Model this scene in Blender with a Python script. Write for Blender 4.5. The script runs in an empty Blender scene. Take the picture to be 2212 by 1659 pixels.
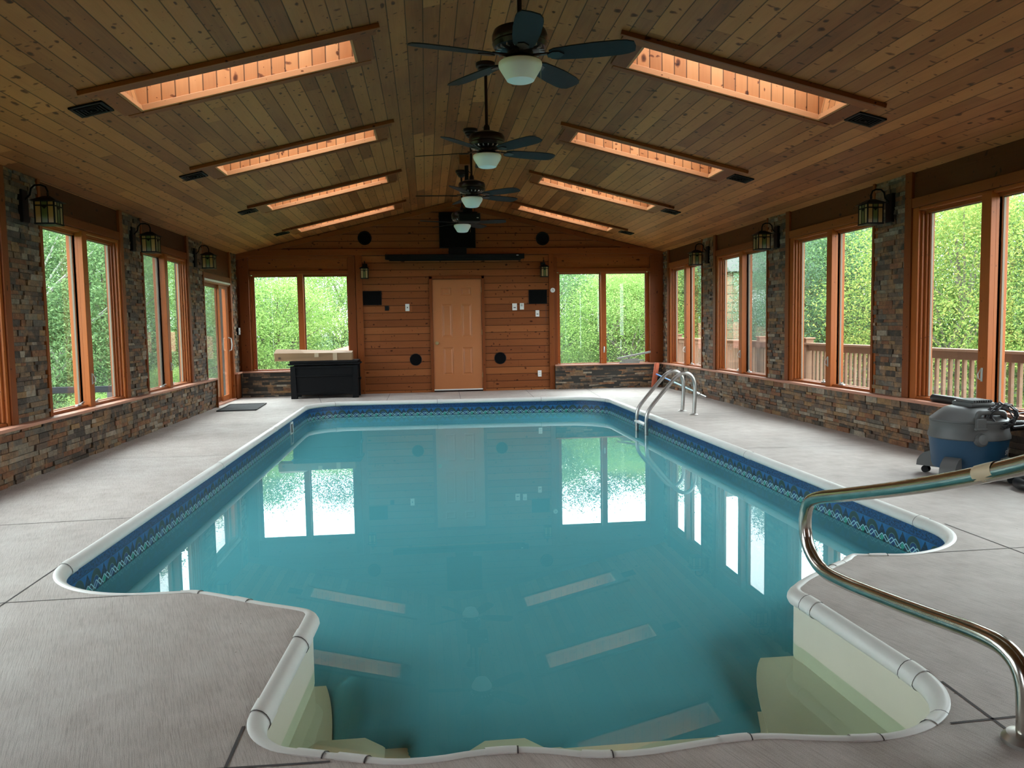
import bpy, bmesh, math, random
import numpy as np
from mathutils import Vector, Matrix
random.seed(7); np.random.seed(7)
PI=math.pi; R=math.radians
sc=bpy.context.scene; col=sc.collection

# ------------------------------------------------------------ camera, sky, exposure
FPX,YAW,PITCH,ROLL,CH=1705.687,.10724,.07336,-.01681,1.18345
cy_,sy_,cp_,sp_=math.cos(YAW),math.sin(YAW),math.cos(PITCH),math.sin(PITCH)
fw=Vector((sy_*cp_,cy_*cp_,-sp_)); rt=Vector((cy_,-sy_,0)); up=rt.cross(fw)
rt2=rt*math.cos(ROLL)+up*math.sin(ROLL); up2=up*math.cos(ROLL)-rt*math.sin(ROLL)
cam=bpy.data.cameras.new('camera'); camo=bpy.data.objects.new('camera',cam); col.objects.link(camo)
cam.sensor_fit='HORIZONTAL'; cam.sensor_width=36; cam.lens=36*FPX/2212; cam.clip_start=.05; cam.clip_end=400
camo.matrix_world=Matrix(((rt2.x,up2.x,-fw.x,0),(rt2.y,up2.y,-fw.y,0),(rt2.z,up2.z,-fw.z,CH),(0,0,0,1)))
sc.camera=camo
W=bpy.data.worlds.new('sky'); sc.world=W; W.use_nodes=True
nt=W.node_tree; bg=nt.nodes['Background']; bg.inputs[1].default_value=13.5
tc=nt.nodes.new('ShaderNodeTexCoord'); nz=nt.nodes.new('ShaderNodeTexNoise'); nz.inputs['Scale'].default_value=1.5
mx=nt.nodes.new('ShaderNodeMix'); mx.data_type='RGBA'
mx.inputs[6].default_value=(.80,.90,1,1); mx.inputs[7].default_value=(.97,.99,1,1)
nt.links.new(tc.outputs['Generated'],nz.inputs['Vector']); nt.links.new(nz.outputs['Fac'],mx.inputs[0]); nt.links.new(mx.outputs[2],bg.inputs[0])
sc.view_settings.view_transform='Standard'; sc.view_settings.look='None'; sc.view_settings.gamma=1
sc.view_settings.use_curve_mapping=False; sc.view_settings.exposure=0.0
sc.cycles.max_bounces=10; sc.cycles.diffuse_bounces=5; sc.cycles.glossy_bounces=4; sc.cycles.transparent_max_bounces=24
sc.cycles.transmission_bounces=6; sc.cycles.volume_bounces=1; sc.cycles.sample_clamp_indirect=6
sc.cycles.use_denoising=True; sc.cycles.caustics_reflective=False; sc.cycles.caustics_refractive=False

# room numbers
XC=.561; D=14.46; ZR=3.454; SL=.2434; XL=-3.25; XR=4.392
WT=-.235
def zc(x): return ZR-SL*abs(x-XC)

# ------------------------------------------------------------ mesh helpers
class MB:
    def __init__(s): s.v=[]; s.f=[]
    def add(s,vs,fs):
        o=len(s.v); s.v+= [tuple(v) for v in vs]; s.f+=[tuple(i+o for i in f) for f in fs]; return s
    def box(s,a,b,m=None):
        x0,y0,z0=[min(a[i],b[i]) for i in range(3)]; x1,y1,z1=[max(a[i],b[i]) for i in range(3)]
        vs=[(x0,y0,z0),(x1,y0,z0),(x1,y1,z0),(x0,y1,z0),(x0,y0,z1),(x1,y0,z1),(x1,y1,z1),(x0,y1,z1)]
        if m: vs=[m@Vector(v) for v in vs]
        return s.add(vs,[(0,3,2,1),(4,5,6,7),(0,1,5,4),(1,2,6,5),(2,3,7,6),(3,0,4,7)])
    def bbox(s,a,b,c=.004,m=None):   # bevelled box (chamfered)
        x0,y0,z0=[min(a[i],b[i]) for i in range(3)]; x1,y1,z1=[max(a[i],b[i]) for i in range(3)]
        c=min(c,(x1-x0)*.45,(y1-y0)*.45,(z1-z0)*.45)
        bm=bmesh.new(); bmesh.ops.create_cube(bm,size=1)
        for v in bm.verts: v.co=Vector(((x0+x1)/2+v.co.x*(x1-x0),(y0+y1)/2+v.co.y*(y1-y0),(z0+z1)/2+v.co.z*(z1-z0)))
        bmesh.ops.bevel(bm,geom=bm.edges[:],offset=c,segments=2,affect='EDGES',profile=.5)
        bm.verts.ensure_lookup_table()
        vs=[(m@v.co) if m else v.co.copy() for v in bm.verts]
        fs=[[v.index for v in f.verts] for f in bm.faces]; bm.free()
        return s.add(vs,fs)
    def lathe(s,pr,n=32,m=None,c=(0,0,0),cap=True):
        vs=[];fs=[]
        for r,z in pr:
            for k in range(n):
                a=2*PI*k/n; vs.append((c[0]+r*math.cos(a),c[1]+r*math.sin(a),c[2]+z))
        L=len(pr)
        for i in range(L-1):
            for k in range(n):
                k2=(k+1)%n; fs.append((i*n+k,i*n+k2,(i+1)*n+k2,(i+1)*n+k))
        if cap:
            fs.append(tuple(range(n))[::-1]); fs.append(tuple((L-1)*n+k for k in range(n)))
        if m: vs=[m@Vector(v) for v in vs]
        return s.add(vs,fs)
    def cyl(s,a,b,r,n=16,r2=None):
        a=Vector(a);b=Vector(b); q=(b-a).to_track_quat('Z','Y').to_matrix().to_4x4()
        return s.lathe([(r,0),(r if r2 is None else r2,(b-a).length)],n,Matrix.Translation(a)@q)
    def tube(s,pts,r,n=12,closed=False,rs=None):
        P=[Vector(p) for p in pts]; L=len(P); vs=[];fs=[]
        t0=(P[1]-P[0]).normalized(); u=t0.orthogonal().normalized()
        for i,p in enumerate(P):
            if closed: t=(P[(i+1)%L]-P[i-1]).normalized()
            else: t=(P[min(i+1,L-1)]-P[max(i-1,0)]).normalized()
            u=(u-t*u.dot(t)).normalized(); w=t.cross(u); rr=rs[i] if rs else r
            for k in range(n):
                a=2*PI*k/n; vs.append(p+u*(rr*math.cos(a))+w*(rr*math.sin(a)))
        for i in range(L if closed else L-1):
            j=(i+1)%L
            for k in range(n):
                k2=(k+1)%n; fs.append((i*n+k,i*n+k2,j*n+k2,j*n+k))
        if not closed: fs.append(tuple(range(n))[::-1]); fs.append(tuple((L-1)*n+k for k in range(n)))
        return s.add(vs,fs)
    def prism(s,poly,a,b,ax='z',m=None):
        # poly 2D extruded along axis
        n=len(poly)
        def P(p,t): return (p[0],p[1],t) if ax=='z' else ((p[0],t,p[1]) if ax=='y' else (t,p[0],p[1]))
        vs=[P(p,a) for p in poly]+[P(p,b) for p in poly]
        if m: vs=[m@Vector(v) for v in vs]
        fs=[tuple(range(n))[::-1],tuple(range(n,2*n))]+[(i,(i+1)%n,n+(i+1)%n,n+i) for i in range(n)]
        return s.add(vs,fs)
def mesh(name,mb,mat,parent=None,smooth=False,fix=True):
    me=bpy.data.meshes.new(name); me.from_pydata([tuple(v) for v in mb.v],[],mb.f)
    if fix:
        bm=bmesh.new(); bm.from_mesh(me); bmesh.ops.recalc_face_normals(bm,faces=bm.faces); bm.to_mesh(me); bm.free()
    if smooth:
        me.polygons.foreach_set('use_smooth',[True]*len(me.polygons))
        try: me.set_sharp_from_angle(angle=R(35))
        except Exception: pass
    if mat: me.materials.append(mat)
    o=bpy.data.objects.new(name,me); col.objects.link(o)
    if parent: o.parent=parent
    return o
def tag(o,label=None,cat=None,group=None,kind=None):
    if label: o['label']=label
    if cat: o['category']=cat
    if group: o['group']=group
    if kind: o['kind']=kind
    return o
def empty(name,loc=(0,0,0),rz=0,parent=None):
    o=bpy.data.objects.new(name,None); col.objects.link(o); o.location=loc; o.rotation_euler=(0,0,rz); o.empty_display_size=.1
    if parent: o.parent=parent
    return o
def struct(name,loc=(0,0,0),rz=0):
    o=empty(name,loc,rz); o['kind']='structure'; return o
def copy_tree(o,parent=None):
    c=o.copy(); col.objects.link(c); c.parent=parent
    for ch in list(o.children): copy_tree(ch,c)
    return c

# ------------------------------------------------------------ materials
def newmat(n):
    m=bpy.data.materials.new(n); m.use_nodes=True; t=m.node_tree
    return m,t,t.nodes['Principled BSDF']
def simple(n,c,rough=.5,metal=0,spec=.5,noise=0,scale=20,bump=0,coat=0):
    m,t,p=newmat(n); p.inputs['Base Color'].default_value=(*c,1); p.inputs['Roughness'].default_value=rough
    p.inputs['Metallic'].default_value=metal; p.inputs['Specular IOR Level'].default_value=spec; p.inputs['Coat Weight'].default_value=coat
    if noise or bump:
        g=t.nodes.new('ShaderNodeNewGeometry'); z=t.nodes.new('ShaderNodeTexNoise'); z.inputs['Scale'].default_value=scale; z.inputs['Detail'].default_value=6
        t.links.new(g.outputs['Position'],z.inputs['Vector'])
        if noise:
            h=t.nodes.new('ShaderNodeMix'); h.data_type='RGBA'
            h.inputs[6].default_value=(*[x*(1-noise) for x in c],1); h.inputs[7].default_value=(*[min(1,x*(1+noise)) for x in c],1)
            t.links.new(z.outputs['Fac'],h.inputs[0]); t.links.new(h.outputs[2],p.inputs['Base Color'])
        if bump:
            b=t.nodes.new('ShaderNodeBump'); b.inputs['Strength'].default_value=bump; b.inputs['Distance'].default_value=.01
            t.links.new(z.outputs['Fac'],b.inputs['Height']); t.links.new(b.outputs[0],p.inputs['Normal'])
    return m
def thin_fresnel(N,ior):
    # straight-through sheet: the same reflectance from both sides
    g=N.n('NewGeometry'); fr=N.n('Fresnel'); N.lk(N.m('ADD',ior,N.m('MULTIPLY',g.outputs['Backfacing'],1/ior-ior)),fr.inputs[0]); return fr.outputs[0]
class NB:   # tiny node builder
    def __init__(s,t): s.t=t
    def n(s,k,**kw):
        x=s.t.nodes.new('ShaderNode'+k)
        for a,b in kw.items(): setattr(x,a,b)
        return x
    def lk(s,a,b):
        if isinstance(a,(int,float)): b.default_value=a
        else: s.t.links.new(a,b)
    def m(s,op,a,b=0.,c=None):
        x=s.n('Math',operation=op); s.lk(a,x.inputs[0]); s.lk(b,x.inputs[1])
        if c is not None: s.lk(c,x.inputs[2])
        return x.outputs[0]
    def dot(s,v,ax):
        x=s.n('VectorMath',operation='DOT_PRODUCT'); s.lk(v,x.inputs[0]); x.inputs[1].default_value=ax; return x.outputs['Value']
    def xyz(s,a,b,c):
        x=s.n('CombineXYZ'); s.lk(a,x.inputs[0]); s.lk(b,x.inputs[1]); s.lk(c,x.inputs[2]); return x.outputs[0]
    def ramp(s,f,stops,interp='LINEAR'):
        x=s.n('ValToRGB'); r=x.color_ramp; r.interpolation=interp
        while len(r.elements)<len(stops): r.elements.new(.5)
        for e,(p,c) in zip(r.elements,stops): e.position=p; e.color=(*c,1) if len(c)==3 else c
        s.lk(f,x.inputs[0]); return x.outputs[0]
    def mixc(s,f,a,b,mode='MIX'):
        x=s.n('Mix',data_type='RGBA',blend_type=mode); s.lk(f,x.inputs[0])
        for q,i in ((a,6),(b,7)):
            if isinstance(q,tuple): x.inputs[i].default_value=(*q,1)
            else: s.t.links.new(q,x.inputs[i])
        return x.outputs[2]
    def noise(s,v,scale,detail=3,rough=.5,dist=0):
        x=s.n('TexNoise'); s.lk(v,x.inputs['Vector']); x.inputs['Scale'].default_value=scale; x.inputs['Detail'].default_value=detail
        x.inputs['Roughness'].default_value=rough; x.inputs['Distortion'].default_value=dist; return x.outputs['Fac']
def wood(name,across,along,w,stops,length=3.2,gapw=.03,rough=.5,knots=1.0,bump=.5,third=(0,0,1),grain=1.,off=0.,patch=0,gapcol=.22):
    """planks: across = unit vector across boards, along = along boards, w = board width (0 = single boards)"""
    m,t,p=newmat(name); N=NB(t); g=N.n('NewGeometry'); pos=g.outputs['Position']
    u=N.m('ADD',N.dot(pos,across),off+50.); v=N.m('ADD',N.dot(pos,along),50.)
    oi=N.n('ObjectInfo').outputs['Random']
    if w:
        q=N.m('DIVIDE',u,w); idx=N.m('FLOOR',q); fr=N.m('FRACT',q)
    else: idx=N.m('MULTIPLY',oi,97.); fr=.5
    wn=N.n('TexWhiteNoise',noise_dimensions='1D'); N.lk(idx,wn.inputs['W']); rnd=wn.outputs['Value']
    q2=N.m('ADD',N.m('DIVIDE',v,length),N.m('MULTIPLY',rnd,13.)); idx2=N.m('FLOOR',q2) if w else 0.
    wn2=N.n('TexWhiteNoise',noise_dimensions='2D'); N.lk(N.xyz(idx,idx2,0.),wn2.inputs['Vector']); tone=wn2.outputs['Value']
    sh=N.m('MULTIPLY',tone,31.); w3=N.dot(pos,third)
    uu=N.m('ADD',u,w3)
    gr=N.noise(N.xyz(N.m('MULTIPLY',uu,34.),N.m('MULTIPLY',v,2.2),sh),1.,5,.6,.6)
    gr2=N.noise(N.xyz(N.m('MULTIPLY',uu,150.),N.m('MULTIPLY',v,3.),sh),1.,2,.5,.3)
    pt=N.noise(N.xyz(uu,N.m('MULTIPLY',v,.5),sh),2.2,3)
    f=N.m('ADD',N.m('MULTIPLY',tone,.48),N.m('ADD',N.m('MULTIPLY',gr,.30*grain),N.m('ADD',N.m('MULTIPLY',gr2,.12*grain),N.m('MULTIPLY',pt,.25+patch))))
    c=N.ramp(N.m('SUBTRACT',f,.08+.5*patch),stops)
    h=gr
    if knots:
        vo=N.n('TexVoronoi',feature='F1',voronoi_dimensions='2D'); vo.inputs['Scale'].default_value=1.
        du=N.noise(pos,14.,2)
        N.lk(N.xyz(N.m('ADD',N.m('MULTIPLY',uu,7.5),sh),N.m('ADD',N.m('MULTIPLY',v,4.2),N.m('MULTIPLY',du,.35)),0.),vo.inputs['Vector'])
        sep=N.n('SeparateColor'); N.lk(vo.outputs['Color'],sep.inputs[0])
        rad=N.m('MULTIPLY',N.m('POWER',sep.outputs[0],2.2),.17*knots)
        kd=N.m('DIVIDE',vo.outputs['Distance'],N.m('ADD',rad,.015))
        km=N.ramp(kd,[(0,(.12,.08,.06)),(.62,(.3,.22,.18)),(.9,(.78,.72,.68)),(1,(1,1,1))])
        c=N.mixc(1.,c,km,'MULTIPLY')
        # small dashes
        vo2=N.n('TexVoronoi',feature='F1',voronoi_dimensions='2D'); vo2.inputs['Scale'].default_value=1.
        N.lk(N.xyz(N.m('ADD',N.m('ADD',N.m('MULTIPLY',uu,11.),N.m('MULTIPLY',v,4.)),sh),N.m('ADD',N.m('MULTIPLY',v,19.),N.m('MULTIPLY',du,1.2)),0.),vo2.inputs['Vector'])
        s2=N.n('SeparateColor'); N.lk(vo2.outputs['Color'],s2.inputs[0])
        k2=N.ramp(N.m('DIVIDE',vo2.outputs['Distance'],N.m('ADD',N.m('MULTIPLY',N.m('POWER',s2.outputs[1],9.),.40*knots),.004)),[(0,(.22,.16,.13)),(.7,(.5,.42,.38)),(1,(1,1,1))])
        c=N.mixc(1.,c,k2,'MULTIPLY')
    if w:
        e=N.m('MINIMUM',fr,N.m('SUBTRACT',1.,fr)); gm=N.ramp(e,[(0,(gapcol,)*3),(gapw*.55,(gapcol*1.3,)*3),(gapw,(.9,.9,.9)),(gapw*1.6,(1,1,1))])
        fe=N.m('FRACT',q2); ee=N.m('MULTIPLY',N.m('MINIMUM',fe,N.m('SUBTRACT',1.,fe)),length/w)
        gm2=N.ramp(ee,[(0,(.3,.3,.3)),(.02,(1,1,1))])
        c=N.mixc(1.,N.mixc(1.,c,gm,'MULTIPLY'),gm2,'MULTIPLY')
        sg=N.n('SeparateColor'); N.lk(gm,sg.inputs[0]); h=N.m('ADD',N.m('MULTIPLY',gr,.12),sg.outputs[0])
    t.links.new(c,p.inputs['Base Color']); p.inputs['Roughness'].default_value=rough; p.inputs['Specular IOR Level'].default_value=.16
    b=N.n('Bump'); b.inputs['Strength'].default_value=bump; b.inputs['Distance'].default_value=.006; N.lk(h,b.inputs['Height']); t.links.new(b.outputs[0],p.inputs['Normal'])
    return m
ct,st=1/math.hypot(1,SL),SL/math.hypot(1,SL)
CEIL=[(0,(.095,.030,.010)),(.3,(.23,.078,.025)),(.6,(.38,.145,.046)),(1,(.52,.215,.072))]
M={}
M['ceilL']=wood('ceiling boards left',(ct,0,st),(0,1,0),.1225,CEIL,3.6,.035,.5,.9,.5,off=.02,patch=.25)
M['ceilR']=wood('ceiling boards right',(ct,0,-st),(0,1,0),.1225,CEIL,3.6,.035,.5,.9,.5,off=.05,patch=.25)
SID=[(0,(.135,.036,.011)),(.4,(.21,.062,.018)),(.7,(.27,.088,.026)),(1,(.34,.125,.038))]
M['siding']=wood('cedar siding',(0,0,1),(1,0,0),.128,SID,5.5,.05,.5,.75,.6,third=(0,1,0))
RED=[(0,(.11,.027,.007)),(.4,(.18,.046,.011)),(.7,(.24,.068,.016)),(1,(.31,.095,.024))]
M['trim_z']=wood('cedar trim upright',(1,1,0),(0,0,1),0,RED,knots=.5,bump=.2,third=(0,0,0))
M['trim_x']=wood('cedar trim across',(0,1,1),(1,0,0),0,RED,knots=.5,bump=.2,third=(0,0,0))
M['trim_y']=wood('cedar trim lengthwise',(1,0,1),(0,1,0),0,RED,knots=.5,bump=.2,third=(0,0,0))
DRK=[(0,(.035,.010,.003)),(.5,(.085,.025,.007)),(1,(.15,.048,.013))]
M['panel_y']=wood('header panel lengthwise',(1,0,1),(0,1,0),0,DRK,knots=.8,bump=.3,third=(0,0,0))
M['panel_x']=wood('header panel across',(0,1,1),(1,0,0),0,RED,knots=.8,bump=.3,third=(0,0,0))
M['frame_z']=wood('orange window frame upright',(1,1,0),(0,0,1),0,[(0,(.19,.045,.010)),(.5,(.30,.078,.017)),(1,(.38,.115,.027))],knots=.25,bump=.15,third=(0,0,0),rough=.35)
M['frame_h']=wood('orange window frame level',(0,0,1),(1,1,0),0,[(0,(.17,.042,.010)),(.5,(.26,.068,.016)),(1,(.33,.10,.024))],knots=.25,bump=.15,third=(0,0,0),rough=.4)
M['sill']=wood('weathered sill',(1,0,0),(0,1,0),0,[(0,(.30,.13,.085)),(.5,(.42,.20,.135)),(1,(.52,.28,.20))],knots=.3,bump=.2,third=(0,0,1))
SHF=[(0,(.25,.085,.028)),(.5,(.40,.165,.058)),(1,(.50,.25,.105))]
M['shaft_x']=wood('skylight shaft boards',(1,0,0),(0,0,1),.10,SHF,6,.05,.5,1.1,.4,third=(0,1,0))
M['shaft_band']=wood('skylight lower band',(0,1,1),(1,.01,0),0,[(0,(.36,.15,.06)),(.5,(.46,.21,.09)),(1,(.55,.28,.13))],knots=.3,bump=.15,third=(0,0,0))
M['shaft_y']=wood('skylight shaft end boards',(0,1,0),(0,0,1),.10,SHF,6,.05,.5,1.1,.4,third=(1,0,0))
M['door']=simple('tan painted door',(.40,.135,.042),.42,noise=.06,scale=3)
M['black']=simple('black plastic',(.006,.006,.007),.6,spec=.12)
M['blackmetal']=simple('black metal',(.004,.0035,.0035),.55,spec=.15)
M['blackcloth']=simple('black speaker cloth',(.004,.004,.0045),.9,spec=.08,bump=.4,scale=600)
M['white']=simple('white plastic',(.72,.72,.70),.4)
M['coping']=simple('white coping vinyl',(.70,.69,.66),.38,noise=.07,scale=9)
M['jointdark']=simple('coping joint',(.06,.05,.05),.8)
M['ledge']=simple('aged cream fibreglass',(.66,.63,.52),.4,noise=.05,scale=5)
M['chrome']=simple('stainless steel',(.46,.44,.42),.34,1.0,noise=.12,scale=30)
M['oldchrome']=simple('tarnished steel',(.50,.47,.42),.2,1.0,noise=.35,scale=14,bump=.05)
M['bronze']=simple('dark bronze',(.022,.012,.010),.35,.6)
M['blade']=simple('black fan blade',(.014,.015,.018),.6,spec=.15,noise=.2,scale=30)
M['cardboard']=simple('cardboard',(.31,.18,.095),.8,noise=.08,scale=8)
M['tape']=simple('packing tape',(.55,.42,.28),.3)
M['rubber']=simple('black rubber mat',(.035,.035,.037),.8,bump=.8,scale=180)
M['vacgrey']=simple('grey vacuum plastic',(.085,.083,.082),.45,spec=.35)
M['vacblue']=simple('blue vacuum plastic',(.012,.052,.105),.4,spec=.35)
M['hose']=simple('black vacuum hose',(.012,.012,.013),.4)
M['blue']=simple('blue pole paint',(.03,.20,.50),.35,noise=.1,scale=5)
M['aqua']=simple('faded aqua pole',(.30,.52,.58),.4)
M['redfoam']=simple('red brown brush head',(.36,.075,.03),.8,noise=.25,scale=30,bump=.3)
M['slate']=simple('grey slate pieces',(.22,.21,.19),.8,noise=.4,scale=14,bump=.5)
M['edge']=simple('beige glazing edge',(.16,.12,.085),.6)
M['brass']=simple('aged brass',(.35,.27,.14),.4,.8)
M['alu']=simple('aluminium',(.55,.56,.56),.35,.8)
M['jambdark']=simple('dark sash edge',(.05,.035,.03),.5)
M['bowl'],t,p=newmat('frosted white bowl'); p.inputs['Base Color'].default_value=(.95,.93,.93,1); p.inputs['Roughness'].default_value=.35
for n,c in (('glasstan',(.30,.215,.095)),('glassgreen',(.07,.09,.022)),('glassamber',(.30,.17,.055))):
    m,t,p=newmat(n); p.inputs['Base Color'].default_value=(*c,1); p.inputs['Roughness'].default_value=.3
    p.inputs['Transmission Weight'].default_value=.0; p.inputs['Specular IOR Level'].default_value=.5; M[n]=m
# window glass: clear thin pane
def glass(name,tint,dirt=0.):
    m=bpy.data.materials.new(name); m.use_nodes=True; t=m.node_tree; t.nodes.clear(); N=NB(t)
    o=N.n('OutputMaterial'); a=N.n('BsdfTransparent'); a.inputs[0].default_value=(*tint,1); g=N.n('BsdfGlossy'); g.inputs['Roughness'].default_value=.0
    mx=N.n('MixShader'); f=N.m('MULTIPLY',thin_fresnel(N,1.45),.8); N.lk(f,mx.inputs[0])
    t.links.new(a.outputs[0],mx.inputs[1]); t.links.new(g.outputs[0],mx.inputs[2])
    last=mx.outputs[0]
    if dirt:
        d=N.n('BsdfDiffuse'); d.inputs[0].default_value=(.6,.6,.58,1); m2=N.n('MixShader'); geo=N.n('NewGeometry')
        nn=N.noise(geo.outputs['Position'],60.,4,.7); sp=N.n('SeparateXYZ'); N.lk(geo.outputs['Position'],sp.inputs[0])
        low=N.n('MapRange'); N.lk(sp.outputs[2],low.inputs[0]); low.inputs[1].default_value=.48; low.inputs[2].default_value=.95; low.inputs[3].default_value=1.; low.inputs[4].default_value=.12
        k=N.m('MULTIPLY',N.m('MULTIPLY',nn,dirt),low.outputs[0]); N.lk(k,m2.inputs[0]); t.links.new(last,m2.inputs[1]); t.links.new(d.outputs[0],m2.inputs[2]); last=m2.outputs[0]
    t.links.new(last,o.inputs[0]); return m
M['glass']=glass('window glass',(.93,.97,.95),.10); M['skyglass']=glass('skylight glass',(.96,.98,1))
def screenmat():
    m=bpy.data.materials.new('insect screen'); m.use_nodes=True; t=m.node_tree; t.nodes.clear(); N=NB(t)
    o=N.n('OutputMaterial'); a=N.n('BsdfTransparent'); d=N.n('BsdfDiffuse'); d.inputs[0].default_value=(.16,.17,.17,1); x=N.n('MixShader'); x.inputs[0].default_value=.42
    t.links.new(a.outputs[0],x.inputs[1]); t.links.new(d.outputs[0],x.inputs[2]); t.links.new(x.outputs[0],o.inputs[0]); return m
M['screen']=screenmat()
# stone: colour per stone
def stonemat():
    m,t,p=newmat('ledger stone'); N=NB(t); g=N.n('NewGeometry'); r=g.outputs['Random Per Island']; pos=g.outputs['Position']
    wn=N.n('TexWhiteNoise',noise_dimensions='1D'); N.lk(N.m('MULTIPLY',r,511.),wn.inputs['W'])
    c=N.ramp(r,[(0,(.048,.036,.028)),(.14,(.105,.088,.070)),(.28,(.165,.105,.062)),(.42,(.070,.052,.042)),(.54,(.19,.155,.115)),(.66,(.17,.072,.035)),(.78,(.10,.068,.050)),(.88,(.26,.215,.165)),(.94,(.22,.13,.06)),(1,(.085,.088,.078))],'CONSTANT')
    n1=N.noise(pos,22.,6,.65); n2=N.noise(pos,90.,4,.6)
    c=N.mixc(N.ramp(N.noise(pos,9.,3),[(.5,(0,0,0)),(.68,(.7,.7,.7))]),c,(.26,.135,.06))
    c=N.mixc(1.,c,N.ramp(N.m('ADD',N.m('MULTIPLY',n1,.7),N.m('MULTIPLY',n2,.3)),[(.3,(.5,.5,.5)),(.7,(1.5,1.45,1.4))]),'MULTIPLY')
    t.links.new(c,p.inputs['Base Color']); p.inputs['Roughness'].default_value=.75; p.inputs['Specular IOR Level'].default_value=.35
    b=N.n('Bump'); b.inputs['Strength'].default_value=.8; b.inputs['Distance'].default_value=.02; N.lk(n1,b.inputs['Height']); t.links.new(b.outputs[0],p.inputs['Normal'])
    return m
M['stone']=stonemat(); M['mortar']=simple('dark mortar',(.03,.026,.022),.9)
# concrete deck
def deckmat():
    m,t,p=newmat('brushed concrete'); N=NB(t); g=N.n('NewGeometry'); pos=g.outputs['Position']
    a=N.noise(pos,.9,5,.6); b_=N.noise(pos,7.,5,.6); sp=N.n('TexNoise'); 
    br=N.noise(N.xyz(N.m('MULTIPLY',N.dot(pos,(.94,.34,0)),260.),N.m('MULTIPLY',N.dot(pos,(-.34,.94,0)),9.),0.),1.,2,.5,.8)
    fine=N.noise(pos,420.,2)
    c=N.ramp(N.m('ADD',N.m('MULTIPLY',a,.6),N.m('MULTIPLY',b_,.4)),[(.3,(.35,.295,.26)),(.5,(.475,.415,.38)),(.68,(.57,.52,.485))])
    c=N.mixc(1.,c,N.ramp(fine,[(.32,(.68,.66,.65)),(.5,(1,1,1)),(.72,(1.08,1.08,1.08))]),'MULTIPLY')
    c=N.mixc(1.,c,N.ramp(br,[(.3,(.8,.79,.78)),(.55,(1.03,1.03,1.03))]),'MULTIPLY')
    st_=N.noise(pos,5.,6,.75,.4); c=N.mixc(N.ramp(st_,[(.70,(0,0,0)),(.74,(.55,.55,.55))]),c,(.66,.64,.62))
    sk=N.n('TexVoronoi',feature='F1'); sk.inputs['Scale'].default_value=7.; N.lk(pos,sk.inputs['Vector'])
    c=N.mixc(1.,c,N.ramp(sk.outputs['Distance'],[(.015,(.25,.22,.2)),(.03,(1,1,1))]),'MULTIPLY')
    t.links.new(c,p.inputs['Base Color']); p.inputs['Roughness'].default_value=.62; p.inputs['Specular IOR Level'].default_value=.4
    b=N.n('Bump'); b.inputs['Strength'].default_value=.35; b.inputs['Distance'].default_value=.003; N.lk(N.m('ADD',br,N.m('MULTIPLY',fine,.5)),b.inputs['Height']); t.links.new(b.outputs[0],p.inputs['Normal'])
    return m
M['deck']=deckmat()
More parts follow.
